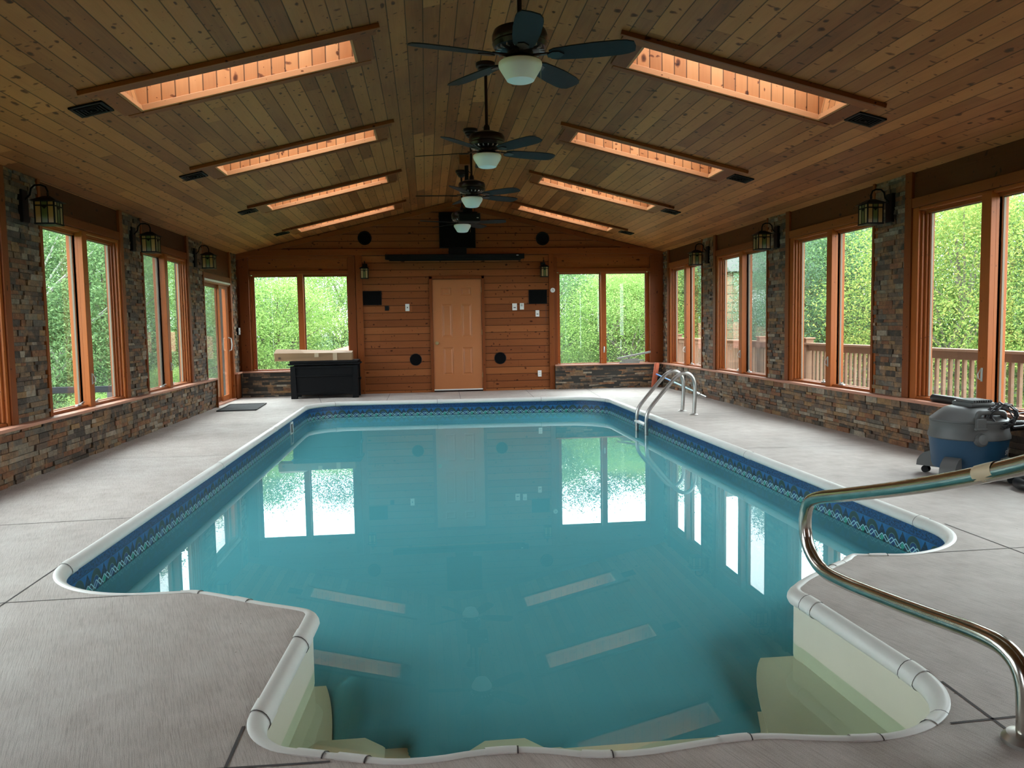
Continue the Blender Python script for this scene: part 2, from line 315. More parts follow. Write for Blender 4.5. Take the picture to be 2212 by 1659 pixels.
# pool liner with border band (UV: u arc length, v = -z)
def linermat():
    m,t,p=newmat('pool liner'); N=NB(t); uv=N.n('UVMap').outputs[0]; s=N.n('SeparateXYZ'); N.lk(uv,s.inputs[0]); u,v=s.outputs[0],s.outputs[1]
    P=.222
    def tri(x,per): # triangle wave 0..1
        f=N.m('FRACT',N.m('DIVIDE',x,per)); return N.m('MULTIPLY',N.m('ABSOLUTE',N.m('SUBTRACT',f,.5)),2.)
    nz=N.noise(N.xyz(N.m('MULTIPLY',u,55.),N.m('MULTIPLY',v,90.),0.),1.,4,.7,1.)
    base=N.ramp(N.noise(N.xyz(u,v,0.),18.,4,.6),[(.3,(.012,.14,.24)),(.7,(.022,.22,.33))])
    top=N.ramp(nz,[(.40,(.004,.013,.04)),(.48,(.008,.045,.13)),(.58,(.014,.10,.27)),(.66,(.006,.03,.10))])
    fu=N.m('SUBTRACT',N.m('FRACT',N.m('DIVIDE',u,P)),.5)
    dx=N.m('MULTIPLY',fu,P); dy=N.m('SUBTRACT',v,.212)
    rr=N.m('SQRT',N.m('ADD',N.m('MULTIPLY',dx,dx),N.m('MULTIPLY',N.m('MULTIPLY',dy,dy),.75)))
    arch=N.ramp(N.m('DIVIDE',rr,.10),[(.0,(.012,.06,.18)),(.30,(.010,.05,.17)),(.36,(.10,.22,.22)),(.40,(.022,.060,.065)),(.66,(.04,.075,.06)),(.72,(.012,.11,.29)),(1,(.016,.13,.32))],'CONSTANT')
    # dark fans between the arches
    fv=N.m('ABSOLUTE',N.m('SUBTRACT',N.m('ABSOLUTE',fu),.5)); fan=N.m('LESS_THAN',N.m('MULTIPLY',fv,P),N.m('MULTIPLY',N.m('SUBTRACT',v,.128),.62)); c=N.mixc(N.m('MULTIPLY',fan,N.m('GREATER_THAN',rr,.062)),arch,N.ramp(nz,[(.4,(.008,.02,.04)),(.6,(.02,.06,.11))]))
    c=N.mixc(N.m('GREATER_THAN',v,.122),top,c)
    d1=N.m('ABSOLUTE',N.m('SUBTRACT',tri(u,P/2),N.m('DIVIDE',N.m('SUBTRACT',.238,v),.045)))
    d2=N.m('ABSOLUTE',N.m('SUBTRACT',tri(N.m('ADD',u,P/6),P/2),N.m('DIVIDE',N.m('SUBTRACT',.238,v),.045)))
    dl=N.m('MINIMUM',d1,d2)
    lat=N.ramp(dl,[(0,(.42,.66,.70)),(.07,(.25,.52,.58)),(.13,(.02,.16,.30))],'LINEAR')
    dk=N.m('MULTIPLY',N.m('GREATER_THAN',v,.193),N.m('LESS_THAN',v,.25)); c=N.mixc(N.m('MULTIPLY',dk,N.m('LESS_THAN',dl,.12)),c,lat)
    gd=N.m('LESS_THAN',N.m('ADD',N.m('MULTIPLY',fv,P),N.m('ABSOLUTE',N.m('SUBTRACT',v,.222))),.022); c=N.mixc(gd,c,(.03,.34,.25))
    ln=N.m('LESS_THAN',N.m('ABSOLUTE',N.m('SUBTRACT',v,.123)),.0025); c=N.mixc(ln,c,(.02,.04,.09))
    c=N.mixc(N.m('GREATER_THAN',v,.26),c,base)
    t.links.new(c,p.inputs['Base Color']); p.inputs['Roughness'].default_value=.35; return m
M['liner']=linermat()
M['floorliner']=simple('pool floor liner',(.10,.42,.52),.5,noise=.1,scale=2)
# ------------------------------------------------------------ pool outline (deck edge), counter-clockwise seen from above
def arc(cx,cy,rx,ry,a0,a1,n=10): return [(cx+rx*math.cos(R(a0+(a1-a0)*k/n)),cy+ry*math.sin(R(a0+(a1-a0)*k/n))) for k in range(n+1)]
def lin(a,b,n): return [(a[0]+(b[0]-a[0])*k/n,a[1]+(b[1]-a[1])*k/n) for k in range(n+1)]
OUT=[]
OUT+=lin((-.30,2.15),(-.12,2.089),2)+[(.0,2.088),(.11,2.107),(.221,2.110),(.32,2.088),(.42,2.052),(.56,2.043),(.699,2.063),(.84,2.085),(.952,2.082),(1.07,2.052),(1.20,2.030)]
OUT+=arc(1.25,2.42,.395,.39,-85,0,9)
OUT+=lin((1.645,2.5),(1.615,3.18),5)+arc(1.685,3.22,.08,.10,180,118,4)
OUT+=[(1.72,3.385),(1.9,3.52),(2.05,3.625)]+arc(2.25,3.95,.3,.27,-115,-90,4)+arc(2.33,4.26,.60,.60,-88,0,12)
OUT+=lin((2.93,4.4),(2.91,12.15),20)+arc(2.26,12.2,.65,.62,0,90,12)+lin((2.2,12.83),(-1.2,12.98),10)+arc(-1.27,12.36,.62,.62,90,180,12)
OUT+=lin((-1.893,12.2),(-1.89,4.3),20)+arc(-1.29,4.25,.6,.6,182,268,12)+lin((-1.25,3.65),(-1.07,3.648),2)+[(-.92,3.56),(-.76,3.45),(-.64,3.385),(-.57,3.345)]
OUT+=arc(-.60,3.27,.08,.08,60,0,4)+lin((-.525,3.15),(-.560,2.5),5)+arc(-.33,2.42,.235,.25,182,245,5)
def clean(P,tol=.012):
    q=[]
    for p in P:
        if not q or math.dist(p,q[-1])>tol: q.append(p)
    if math.dist(q[0],q[-1])<tol: q.pop()
    return q
def chaikin(P):
    q=[]
    for i,p in enumerate(P):
        n=P[(i+1)%len(P)]; q+=[(p[0]*.75+n[0]*.25,p[1]*.75+n[1]*.25),(p[0]*.25+n[0]*.75,p[1]*.25+n[1]*.75)]
    return q
OUT=clean(chaikin(clean(OUT)),.01)
def inset(P,d):
    n=len(P); out=[]
    for i in range(n):
        a,b,c=Vector(P[i-1]),Vector(P[i]),Vector(P[(i+1)%n])
        n1=Vector((-(b-a).y,(b-a).x)).normalized(); n2=Vector((-(c-b).y,(c-b).x)).normalized(); nn=(n1+n2)
        nn=nn/max(.5,nn.length_squared/2)
        out.append((b.x+nn.x*d,b.y+nn.y*d))
    return out
SLEN=[0]
for i in range(len(OUT)): SLEN.append(SLEN[-1]+math.dist(OUT[i],OUT[(i+1)%len(OUT)]))
def sweep(P,prof,i0=None,i1=None):
    mb=MB(); rings=[inset(P,d) for d,z in prof]; n=len(P); rng=range(n) if i0 is None else range(i0,i1+1)
    L=len(prof)
    for i in rng:
        k=i%n
        for j in range(L): mb.v.append((*rings[j][k],prof[j][1]))
    m=len(rng)
    for a in range(m if i0 is None else m-1):
        b=(a+1)%m
        for j in range(L-1): mb.f.append((a*L+j,b*L+j,b*L+j+1,a*L+j+1))
    return mb
pool=empty('swimming_pool',(0,0,0)); tag(pool,'long indoor pool with white coping and blue patterned liner, cream step alcove at near end','pool')
# liner wall with UV
def liner_wall():
    wi=inset(OUT,.022); n=len(wi); me=bpy.data.meshes.new('liner'); zs=[-.03,-.25,-.8,-1.5]
    vs=[];fs=[];uvs=[]
    for i in range(n+1):
        for z in zs: vs.append((*wi[i%n],z))
    for i in range(n):
        for j in range(3):
            a=i*4+j; fs.append((a,a+4,a+5,a+1)); uvs+= [(SLEN[i],-zs[j]),(SLEN[i+1],-zs[j]),(SLEN[i+1],-zs[j+1]),(SLEN[i],-zs[j+1])]
    me.from_pydata(vs,[],fs); ul=me.uv_layers.new(name='UVMap')
    for k,c in enumerate(uvs): ul.data[k].uv=c
    me.materials.append(M['liner']); me.materials.append(M['ledge'])
    for p in me.polygons:
        c=p.center
        if c.y<3.34 and -.6<c.x<1.72: p.material_index=1
    me.polygons.foreach_set('use_smooth',[True]*len(me.polygons))
    o=bpy.data.objects.new('liner',me); col.objects.link(o); o.parent=pool; return o
liner_wall()
cp=sweep(OUT,[(-.006,-.02),(-.006,.002),(.002,.006),(.012,.006),(.026,.001),(.040,-.010),(.049,-.026),(.051,-.040),(.045,-.053),(.034,-.060),(.020,-.061)])
cop=mesh('coping',cp,M['coping'],pool,True)
# overlapping coping clips and joints
def near_idx(p): return min(range(len(OUT)),key=lambda i:math.dist(OUT[i],p))
def at_s(s):
    s%=SLEN[-1]
    for i in range(len(OUT)):
        if SLEN[i+1]>=s: 
            t=(s-SLEN[i])/(SLEN[i+1]-SLEN[i]); a=OUT[i]; b=OUT[(i+1)%len(OUT)]
            return (a[0]+(b[0]-a[0])*t,a[1]+(b[1]-a[1])*t),(Vector(b)-Vector(a)).normalized()
def clip(p,ln=.085,big=True):
    s0=SLEN[near_idx(p)]; K=[at_s(s0+ln*k/6) for k in range(7)]
    prof=[(-.008,-.02),(-.008,.004),(.002,.009),(.013,.009),(.028,.004),(.042,-.008),(.052,-.025),(.054,-.041),(.047,-.055),(.035,-.063),(.020,-.064)]
    mb=MB(); L=len(prof)
    for q,t in K:
        nn=Vector((-t.y,t.x))
        for d,z in prof: mb.v.append((q[0]+nn.x*d,q[1]+nn.y*d,z))
    for a in range(6):
        for j in range(L-1): mb.f.append((a*L+j,(a+1)*L+j,(a+1)*L+j+1,a*L+j+1))
    c=mesh('coping_clip',mb,M['coping'],cop,True)
    mb=MB(); q,t=at_s(s0+ln+.0035); nn=Vector((-t.y,t.x))
    for e in (-.002,.002):
        for d,z in prof: mb.v.append((q[0]+nn.x*(d)+t.x*e,q[1]+nn.y*(d)+t.y*e,z-.0005))
    for j in range(L-1): mb.f.append((j,L+j,L+j+1,j+1))
    j=mesh('joint',mb,M['jointdark'],cop,True); j['label']='dark joint line'
for p in [(-.278,2.141),(-.40,2.215),(.15,2.105),(.37,2.07),(.80,2.075),(1.17,2.035),(1.44,2.10),(1.648,2.40),(1.615,3.1),(1.92,3.53),(2.2,3.68),(2.93,4.33),(2.92,6.9),(2.91,9.4),(2.87,12.3),(1.9,12.84),(.2,12.92),(-1.4,12.97),(-1.86,12.45),(-1.89,10.0),(-1.89,7.3),(-1.89,4.28),(-1.15,3.65),(-.85,3.5),(-.53,3.1),(-.56,2.55)]:
    clip(p)
# pool floor
mb=MB(); wi=inset(OUT,.022); mb.v=[(x,y,-1.5) for x,y in wi]; mb.f=[tuple(range(len(wi)))]
mesh('pool_floor',mb,M['floorliner'],pool,fix=False)
# moulded step unit in the alcove
def steppoly(dn,dr,dl):
    # region between near wall and an offset curve
    return None
st=empty('step_unit',(0,0,0),0,pool)
def tread(name,ztop,y1,x0,x1,zb=-1.48,round_=.12):
    pl=[(x0,2.03),(x1,2.03)]+arc(x1-round_,y1-round_,round_,round_,0,90,6)
    n=10
    pl+=[(x1-round_-(x1-x0-2*round_)*k/n, y1+.035*math.sin(PI*2*k/n)) for k in range(1,n)]
    pl+=arc(x0+round_,y1-round_,round_,round_,90,180,6)
    mb=MB(); mb.prism(pl,zb,ztop); return mesh(name,mb,M['ledge'],st,True)
tread('tread',-.305,2.78,-.56,1.645); tread('tread',-.45,3.02,-.55,1.64); tread('tread',-.60,3.22,-.54,1.63,round_=.2); tread('tread',-.78,3.40,-.53,1.62,round_=.25)
def bump(x,w,y1,z):
    mb=MB(); pl=[(x-w/2-.05,z-.30),(x-w/2-.02,z-.04),(x-w/2+.05,z),(x+w/2-.05,z),(x+w/2+.02,z-.04),(x+w/2+.05,z-.30)]
    mb.prism(pl,2.05,y1,'y'); return mesh('raised_block',mb,M['ledge'],st,True)
bump(.24,.24,2.66,-.262); bump(-.33,.26,2.74,-.262)
mb=MB(); mb.prism(chaikin(chaikin(chaikin([(-.60,2.1),(-.34,2.2),(-.38,3.0),(-.50,3.45),(-.60,3.3)]))),-1.4,-.300); mesh('side_ledge',mb,M['ledge'],st,True)
mb=MB(); mb.prism(chaikin(chaikin(chaikin([(1.68,2.0),(1.68,3.3),(1.54,3.42),(1.30,3.05),(1.06,2.1)]))),-1.4,-.300); mesh('side_ledge',mb,M['ledge'],st,True)
# skimmer plate
sk=empty('skimmer',(-1.868,11.03,-.165),0,pool)
mb=MB(); mb.box((-.002,-.09,-.085),(.012,-.062,.085)).box((-.002,.062,-.085),(.012,.09,.085)).box((-.002,-.062,.06),(.012,.062,.085)).box((-.002,-.062,-.085),(.012,.062,-.065)); mesh('face_plate',mb,M['white'],sk)
mb=MB(); mb.box((-.004,-.062,-.065),(.003,.062,.06)); mesh('opening',mb,M['black'],sk)

# ------------------------------------------------------------ water
def watermat():
    m=bpy.data.materials.new('still water surface'); m.use_nodes=True; t=m.node_tree; t.nodes.clear(); N=NB(t)
    o=N.n('OutputMaterial'); a=N.n('BsdfTransparent'); a.inputs[0].default_value=(.86,.96,.87,1); g=N.n('BsdfGlossy'); g.inputs['Roughness'].default_value=.0
    mx=N.n('MixShader'); N.lk(thin_fresnel(N,1.33),mx.inputs[0]); t.links.new(a.outputs[0],mx.inputs[1]); t.links.new(g.outputs[0],mx.inputs[2]); t.links.new(mx.outputs[0],o.inputs[0])
    return m
def murkmat():
    # suspended matter: opaque in the deep pool, thinning out over the steps
    m=bpy.data.materials.new('milky teal suspension'); m.use_nodes=True; t=m.node_tree; t.nodes.clear(); N=NB(t)
    o=N.n('OutputMaterial'); a=N.n('BsdfTransparent'); geo=N.n('NewGeometry'); pos=geo.outputs['Position']
    s=N.n('SeparateXYZ'); N.lk(pos,s.inputs[0]); x,y=s.outputs[0],s.outputs[1]
    yy=N.m('SUBTRACT',y,2.2)
    dn=N.m('DIVIDE',N.m('SUBTRACT',y,2.44),.20); dr=N.m('DIVIDE',N.m('SUBTRACT',N.m('ADD',1.16,N.m('MULTIPLY',yy,.36)),x),.15); dl=N.m('DIVIDE',N.m('SUBTRACT',x,N.m('SUBTRACT',-.36,N.m('MULTIPLY',yy,.11))),.08)
    db=N.m('MAXIMUM',N.m('DIVIDE',N.m('SUBTRACT',N.m('ABSOLUTE',N.m('SUBTRACT',x,.24)),.17),.08),N.m('DIVIDE',N.m('SUBTRACT',y,2.62),.10))
    db2=N.m('MAXIMUM',N.m('DIVIDE',N.m('SUBTRACT',N.m('ABSOLUTE',N.m('SUBTRACT',x,-.33)),.19),.08),N.m('DIVIDE',N.m('SUBTRACT',y,2.70),.10))
    dd=N.m('MINIMUM',N.m('MINIMUM',dn,N.m('MINIMUM',dr,dl)),N.m('MINIMUM',db,db2))
    dd=N.m('ADD',dd,N.m('MULTIPLY',N.m('SUBTRACT',N.noise(pos,2.5,2),.5),.25)); dd=N.m('MAXIMUM',dd,N.m('MULTIPLY',N.m('SUBTRACT',y,3.15),3.))
    k=N.m('SUBTRACT',1.,N.m('EXPONENT',N.m('MULTIPLY',N.m('MAXIMUM',dd,0.),-3.2))); k=N.m('MINIMUM',1.,N.m('ADD',.03,k))
    d=N.n('BsdfDiffuse'); c=N.mixc(N.noise(pos,.5,3),(.125,.415,.575),(.165,.465,.63)); N.lk(c,d.inputs[0])
    body=N.n('MixShader'); N.lk(k,body.inputs[0]); t.links.new(a.outputs[0],body.inputs[1]); t.links.new(d.outputs[0],body.inputs[2]); t.links.new(body.outputs[0],o.inputs[0])
    return m
mb=MB(); wi=inset(OUT,.0215); n=len(wi); mb.v=[(x,y,WT) for x,y in wi]+[(x,y,-1.49) for x,y in wi]
mb.v=mb.v[:n]; mb.f=[tuple(range(n))]
wat=mesh('pool_water',mb,watermat(),fix=False); tag(wat,'still milky teal water filling the pool','water',kind='stuff')
def murk():
    mb=MB(); nx,ny=150,240
    def zz(x,y):
        yy=y-2.2; dn=(y-2.45)/.45; dr=(1.22+.34*yy-x)/.45; dl=(x-(-.42-.09*yy))/.25
        db=max((abs(x-.24)-.17)/.08,(y-2.60)/.12); db2=max((abs(x+.33)-.19)/.08,(y-2.68)/.12)
        d=min(dn,dr,dl,db,db2); d=max(d,(y-3.1)*3); d=min(1,max(0,d)); d=d*d*(3-2*d)
        return WT-.012-.10*(1-d)
    for j in range(ny+1):
        for i in range(nx+1):
            x=-1.95+4.93*i/nx; t=j/ny; y=1.98+11.05*(t**1.7); mb.v.append((x,y,zz(x,y)))
    for j in range(ny):
        for i in range(nx): a=j*(nx+1)+i; mb.f.append((a,a+1,a+nx+2,a+nx+1))
    o=mesh('cloudy_water',mb,murkmat(),wat,True,fix=False); o['kind']='stuff'
murk()

# ------------------------------------------------------------ deck
YB=-1.6
bm=bmesh.new()
ov=[bm.verts.new((x,y,0)) for x,y in ((-3.6,YB),(4.75,YB),(4.75,14.5),(-3.6,14.5))]; iv=[bm.verts.new((x,y,0)) for x,y in OUT]
es=[bm.edges.new((ov[i],ov[(i+1)%4])) for i in range(4)]+[bm.edges.new((iv[i],iv[(i+1)%len(iv)])) for i in range(len(iv))]
bmesh.ops.triangle_fill(bm,use_beauty=True,edges=es)
cx,cyy=.5,8.
dl=[]
bmesh.ops.recalc_face_normals(bm,faces=bm.faces)
for f in bm.faces:
    if f.normal.z<0: f.normal_flip()
me=bpy.data.meshes.new('floor'); bm.to_mesh(me); bm.free(); me.materials.append(M['deck'])
fl=bpy.data.objects.new('floor',me); col.objects.link(fl); fl['kind']='structure'
J=[((-3.25,5.11),(-1.90,5.21)),((-1.86,2.6),(-1.89,4.26)),((-3.25,3.60),(-1.25,3.652)),((-.572,2.36),(-.56,1.2)),((-2.2,2.16),(-.29,2.127)),((1.50,2.085),(3.4,2.17)),((1.649,2.34),(1.615,1.6)),((2.955,4.2),(2.964,2.9)),((2.243,3.675),(4.35,3.72)),((-.67,14.42),(-.666,13.0)),((.575,14.42),(.539,12.95)),((1.806,14.42),(1.748,12.87)),((2.936,14.42),(2.80,12.55)),((-1.945,14.4),(-1.70,12.9)),((2.92,7.07),(4.36,7.0)),((-3.25,7.7),(-1.9,7.72)),((-3.25,10.2),(-1.9,10.22)),((2.92,9.9),(4.36,9.9))]
mb=MB()
for i,(a,b) in enumerate(J):
    d=(Vector(b)-Vector(a)).normalized(); w=.0045 if i in(5,6,4,3) else .003; nn=Vector((-d.y,d.x))*w
    mb.add([(a[0]-nn.x,a[1]-nn.y,.0015),(b[0]-nn.x,b[1]-nn.y,.0015),(b[0]+nn.x,b[1]+nn.y,.0015),(a[0]+nn.x,a[1]+nn.y,.0015)],[(0,1,2,3)])
mesh('joint_lines',mb,M['jointdark'],fl)

# ------------------------------------------------------------ stone facing
def stones(mb,u0,u1,z0,z1,fn,rh=.043,smin=.09,smax=.30,dep=.022):
    """fn(u,d,z)->xyz ; d = protrusion toward the room"""
    z=z0
    while z<z1-.012:
        h=rh*random.uniform(.62,1.25)
        if z+h>z1-.02: h=z1-z
        u=u0-random.uniform(0,.12)
        while u<u1:
            w=random.uniform(smin,smax); a=max(u,u0)+.0015; b=min(u+w,u1)-.0015; u+=w
            if b-a<.02: continue
            d=random.uniform(.002,dep); t=[random.uniform(-.004,.004) for _ in range(4)]
            zz0,zz1=z+.0015,z+h-.0015
            vs=[fn(a,-.02,zz0),fn(b,-.02,zz0),fn(b,-.02,zz1),fn(a,-.02,zz1),fn(a,d+t[0],zz0),fn(b,d+t[1],zz0),fn(b,d+t[2],zz1),fn(a,d+t[3],zz1)]
            mb.add(vs,[(4,5,6,7),(0,4,7,3),(1,2,6,5),(0,1,5,4),(3,7,6,2)])
        z+=h
# left wall: structure
PL=[4.29+2.46*k for k in range(4)]   # pillar starts handled below
wl=struct('wall_left'); wr=struct('wall_right'); wb=struct('wall_back')
pilL=[(-1.05+2.46*k+.42,) for k in range(0)]
LP=[(6.75-2.46*k,7.30-2.46*k) for k in (3,2,1)]+[(6.75,7.30),(9.21,9.77),(11.65,12.34)]
RP=[(6.94-2.46*k,7.44-2.46*k) for k in (3,2,1)]+[(6.94,7.44),(9.38,9.89),(11.84,12.34)]
XPL,XPR=-3.305,4.432    # pillar faces
# low walls
mb=MB(); mb.box((-3.5,YB,-1.2),(-3.232-.03,12.60,.43)); mesh('core',mb,M['mortar'],wl)
mb=MB(); mb.box((4.405,YB,-1.2),(4.62,14.5,.43)); mesh('core',mb,M['mortar'],wr)
mb=MB(); stones(mb,1.0,12.60,0,.425,lambda u,d,z:(-3.262+d,u,z)); stones(mb,-3.3,-3.262,0,.425,lambda u,d,z:(u,12.60+d*.3,z))
mesh('low_stone',mb,M['stone'],wl,fix=True)
mb=MB(); stones(mb,1.0,14.42,0,.425,lambda u,d,z:(4.402-d,u,z)); mesh('low_stone',mb,M['stone'],wr)
# pillars
for (wal,P,xf,s,xb) in ((wl,LP,XPL,1,-3.5),(wr,RP,XPR,-1,4.62)):
    for a,b in P:
        mb=MB(); mb.box((xf-s*.01,a+.004,.43),(xb,b-.004,2.56)); core=mesh('pillar_core',mb,M['mortar'],wal)
        mb=MB(); stones(mb,a,b,.455,2.52,lambda u,d,z,xf=xf,s=s:(xf-s*.008+s*d,u,z),rh=.044,smin=.07,smax=.26)
        mesh('stone_pillar',mb,M['stone'],wal)
# caps (sills)
mb=MB(); mb.bbox((-3.50,YB,.428),(-3.215,12.64,.456),.004); mesh('cap_board',mb,M['sill'],wl)
mb=MB(); mb.bbox((4.357,YB,.428),(4.62,14.44,.456),.004); mesh('cap_board',mb,M['sill'],wr)
mb=MB(); mb.bbox((-3.30,12.602,.0),(-3.222,12.63,.428),.003); mesh('end_trim',mb,M['trim_z'],wl)
# upper outer wall above windows (solid), behind header panels
mb=MB(); mb.box((-3.52,YB,2.20),(-3.44,14.6,2.62)); mesh('upper_wall',mb,M['mortar'],wl)
mb=MB(); mb.box((4.56,YB,2.20),(4.66,14.6,2.62)); mesh('upper_wall',mb,M['mortar'],wr)
# header panels + casings + vertical boards for each bay
def bay(wal,side,y0,y1,farw,nearw,hp=True,door=False):
    s=1 if side=='L' else -1; xf=-3.292 if side=='L' else 4.415
    X=lambda d: xf-s*d      # d = depth away from room
    mb=MB(); mb.bbox((X(.0),y1-farw,.456 if not door else 0),(X(.15),y1,2.56),.003); mesh('upright_board',mb,M['trim_z'],wal)
    mb=MB(); mb.bbox((X(.0),y0,.456),(X(.15),y0+nearw,2.56),.003); mesh('upright_board',mb,M['trim_z'],wal)
    zt=2.19 if not door else 1.99
    mb=MB(); mb.bbox((X(.004),y0+nearw,zt),(X(.15),y1-farw,zt+.085),.003); mesh('header_casing',mb,M['trim_y'],wal)
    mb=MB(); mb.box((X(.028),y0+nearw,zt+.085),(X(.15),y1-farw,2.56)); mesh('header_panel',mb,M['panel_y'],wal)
LB=[(LP[i][1],LP[i+1][0]) for i in range(5)]; RB=[(RP[i][1],RP[i+1][0]) for i in range(5)]+[(12.34,14.18)]
for a,b in LB: bay(wl,'L',a,b,.09,.05)
for a,b in RB: bay(wr,'R',a,b,.10,.035)
bay(wl,'L',12.34,14.09,.12,.04,door=True)
# corner stone strips
mb=MB(); mb.box((-3.5,14.06,.0),(-3.315,14.5,2.56)); mesh('corner_core',mb,M['mortar'],wl)
mb=MB(); stones(mb,14.06,14.44,.46,2.52,lambda u,d,z:(-3.305+d,u,z),smin=.06,smax=.2); mesh('corner_stone',mb,M['stone'],wl)
mb=MB(); mb.bbox((-3.42,14.03,0),(-3.262,14.33,.43),.003); mesh('corner_panel',mb,M['trim_z'],wl)
mb=MB(); mb.bbox((-3.42,14.02,.43),(-3.235,14.44,.456),.003); mesh('corner_cap',mb,M['sill'],wl)
mb=MB(); mb.box((4.442,14.18,.45),(4.62,14.5,2.56)); mesh('corner_core',mb,M['mortar'],wr)
mb=MB(); stones(mb,14.18,14.44,.46,2.5,lambda u,d,z:(4.435-d,u,z),smin=.06,smax=.16); mesh('corner_stone',mb,M['stone'],wr)

# ------------------------------------------------------------ window units
def window_unit(name,loc,rz,width,z0,z1,glo,ghi,mull,label=None,screen=None,crank=True):
    """local: x along wall, y outward, z up. opening [0,width]; glass from glo to ghi with centre mullion"""
    w=empty(name,loc,rz); w['kind']='structure'
    c=(glo+ghi)/2; G=.105
    zb,zt=z0-.03,z1+.06
    fr=MB()
    # jamb liners: stepped towards the glass
    def ring(mb,a,b,za,zz,t,d0,d1):
        mb.box((a,d0,za),(a+t,d1,zz)); mb.box((b-t,d0,za),(b,d1,zz))
    fz=MB(); fh=MB()
    m1,m2=c-mull/2,c+mull/2
    # outer frame filler between opening and sash frames
    fz.bbox((.0,.02,zb),(glo-.075,.15,zt),.003); fz.bbox((ghi+.075,.02,zb),(width,.15,zt),.003)
    mesh('frame',fz,M['frame_z'],w)
    fh.bbox((glo-.075,.02,z1+.03),(ghi+.075,.15,zt),.003); mesh('head_frame',fh,M['frame_h'],w)
    fb=MB(); fb.bbox((glo-.075,.03,zb),(ghi+.075,.15,z0-.005),.003); mesh('sill_frame',fb,M['frame_h'],w)
    mu=MB(); mu.bbox((m1+.012,.0,zb),(m2-.012,.15,z1+.045),.003); mesh('mullion',mu,M['frame_z'],w)
    for k,(a,b) in enumerate(((glo,m1),(m2,ghi))):
        s=empty('sash',(0,0,0),0,w)
        st=MB()
        for (q0,q1,dd,tt) in ((a-.075,a,0,0),(b,b+.075,0,0)):
            pass
        # stepped stiles
        for e,(d0,o0,o1) in enumerate(((.045,.050,.075),(.070,.022,.052),(.088,.0,.024))):
            lo=a if k==0 else a; hi=b
            la=max(a-o1,m2-.012 if k==1 else -9); lb=a-o0 if a-o0>la else la
            st.box((max(a-o1,(m2-.014) if k==1 else -9),d0,z0-.0),(max(a-o0,(m2-.012) if k==1 else -9)+.001,.125,z1+.02))
            st.box((min(b+o0,(m1+.012) if k==0 else 99)-.001,d0,z0),(min(b+o1,(m1+.014) if k==0 else 99),.125,z1+.02))
        mesh('stiles',st,M['frame_z'],s)
        rl=MB(); rl.box((a-.02,.07,z1),(b+.02,.125,z1+.035)); rl.box((a-.02,.088,z0-.02),(b+.02,.125,z0)); rl.box((a-.02,.055,z1+.018),(b+.02,.07,z1+.035)); mesh('rails',rl,M['frame_h'],s)
        ed=MB(); ed.box((a,.094,z0),(a+.006,.112,z1)).box((b-.006,.094,z0),(b,.112,z1)).box((a,.094,z1-.008),(b,.112,z1)); mesh('glazing_edge',ed,M['edge'],s)
        gl=MB(); gl.box((a-.005,G,z0-.005),(b+.005,G+.004,z1+.005)); mesh('pane',gl,M['glass'],s)
        if screen==k:
            g2=MB(); g2.add([(a,.086,z0),(b,.086,z0),(b,.086,z1),(a,.086,z1)],[(0,1,2,3)]); so=mesh('insect_screen',g2,M['screen'],s); so['label']='grey insect screen'
            g3=MB(); g3.box((a,.08,z0),(a+.014,.09,z1)).box((b-.014,.08,z0),(b,.09,z1)); mesh('screen_frame',g3,M['bronze'],s)
        if crank:
            cr=MB(); xx=b-.12 if k==0 else a+.12
            cr.bbox((xx-.05,.045,z0-.006),(xx+.05,.075,z0+.012),.004); cr.tube([(xx,.05,z0+.01),(xx+.03,.035,z0+.028),(xx+.07,.035,z0+.026)],.006,8)
            o=mesh('crank_handle',cr,M['alu'],s,True)
    lk=MB(); xl=c
    for dx in (-.0,):
        lk.tube([(xl+dx,-.004,z0+.20),(xl+dx,-.03,z0+.215),(xl+dx,-.034,z0+.25),(xl+dx,-.012,z0+.29)],.0045,8)
    lk.bbox((xl-.012,-.006,z0+.19),(xl+.012,.004,z0+.30),.003)
    mesh('lock_lever',lk,M['alu'],w,True)
    if label: w['label']=label
    return w
ZW0,ZW1=.487,2.128
wf=struct('wall_front'); mb=MB(); mb.prism([(-3.5,-.2),(4.62,-.2),(4.62,zc(4.62)+.03),(XC,ZR+.03),(-3.5,zc(-3.5)+.03)],YB-.12,YB-.02,'y'); mesh('siding',mb,M['siding'],wf)  # unseen end wall, added closed to cut light from behind the camera
wn_=1
for i in (0,):
    for wal,(a,b),x0 in ((wl,LB[i],-3.40),(wr,RB[i],4.52)):
        mb=MB(); mb.box((x0-.05,a,.45),(x0+.05,b,2.2)); mesh('blocking_panel',mb,M['panel_y'],wal)  # solid fill added in the unseen bays to dim the near deck
for i,(a,b) in enumerate(LB):
    k=i-2
    if i<1: continue
    far=b-.20; near=far-1.634
    w=window_unit('window_%d'%wn_,(-3.292,a,0),PI/2,b-a,ZW0,ZW1,near-a,far-a,.134,screen=0 if i==4 else None); wn_+=1
for i,(a,b) in enumerate(RB):
    if i<1: continue
    far=b-.262; near=max(far-1.634,a+.04)
    # right wall local x runs toward -y
    w=window_unit('window_%d'%wn_,(4.412,b,0),-PI/2,b-a,ZW0,ZW1,b-far,b-near,.134,screen=1 if i==4 else None); wn_+=1

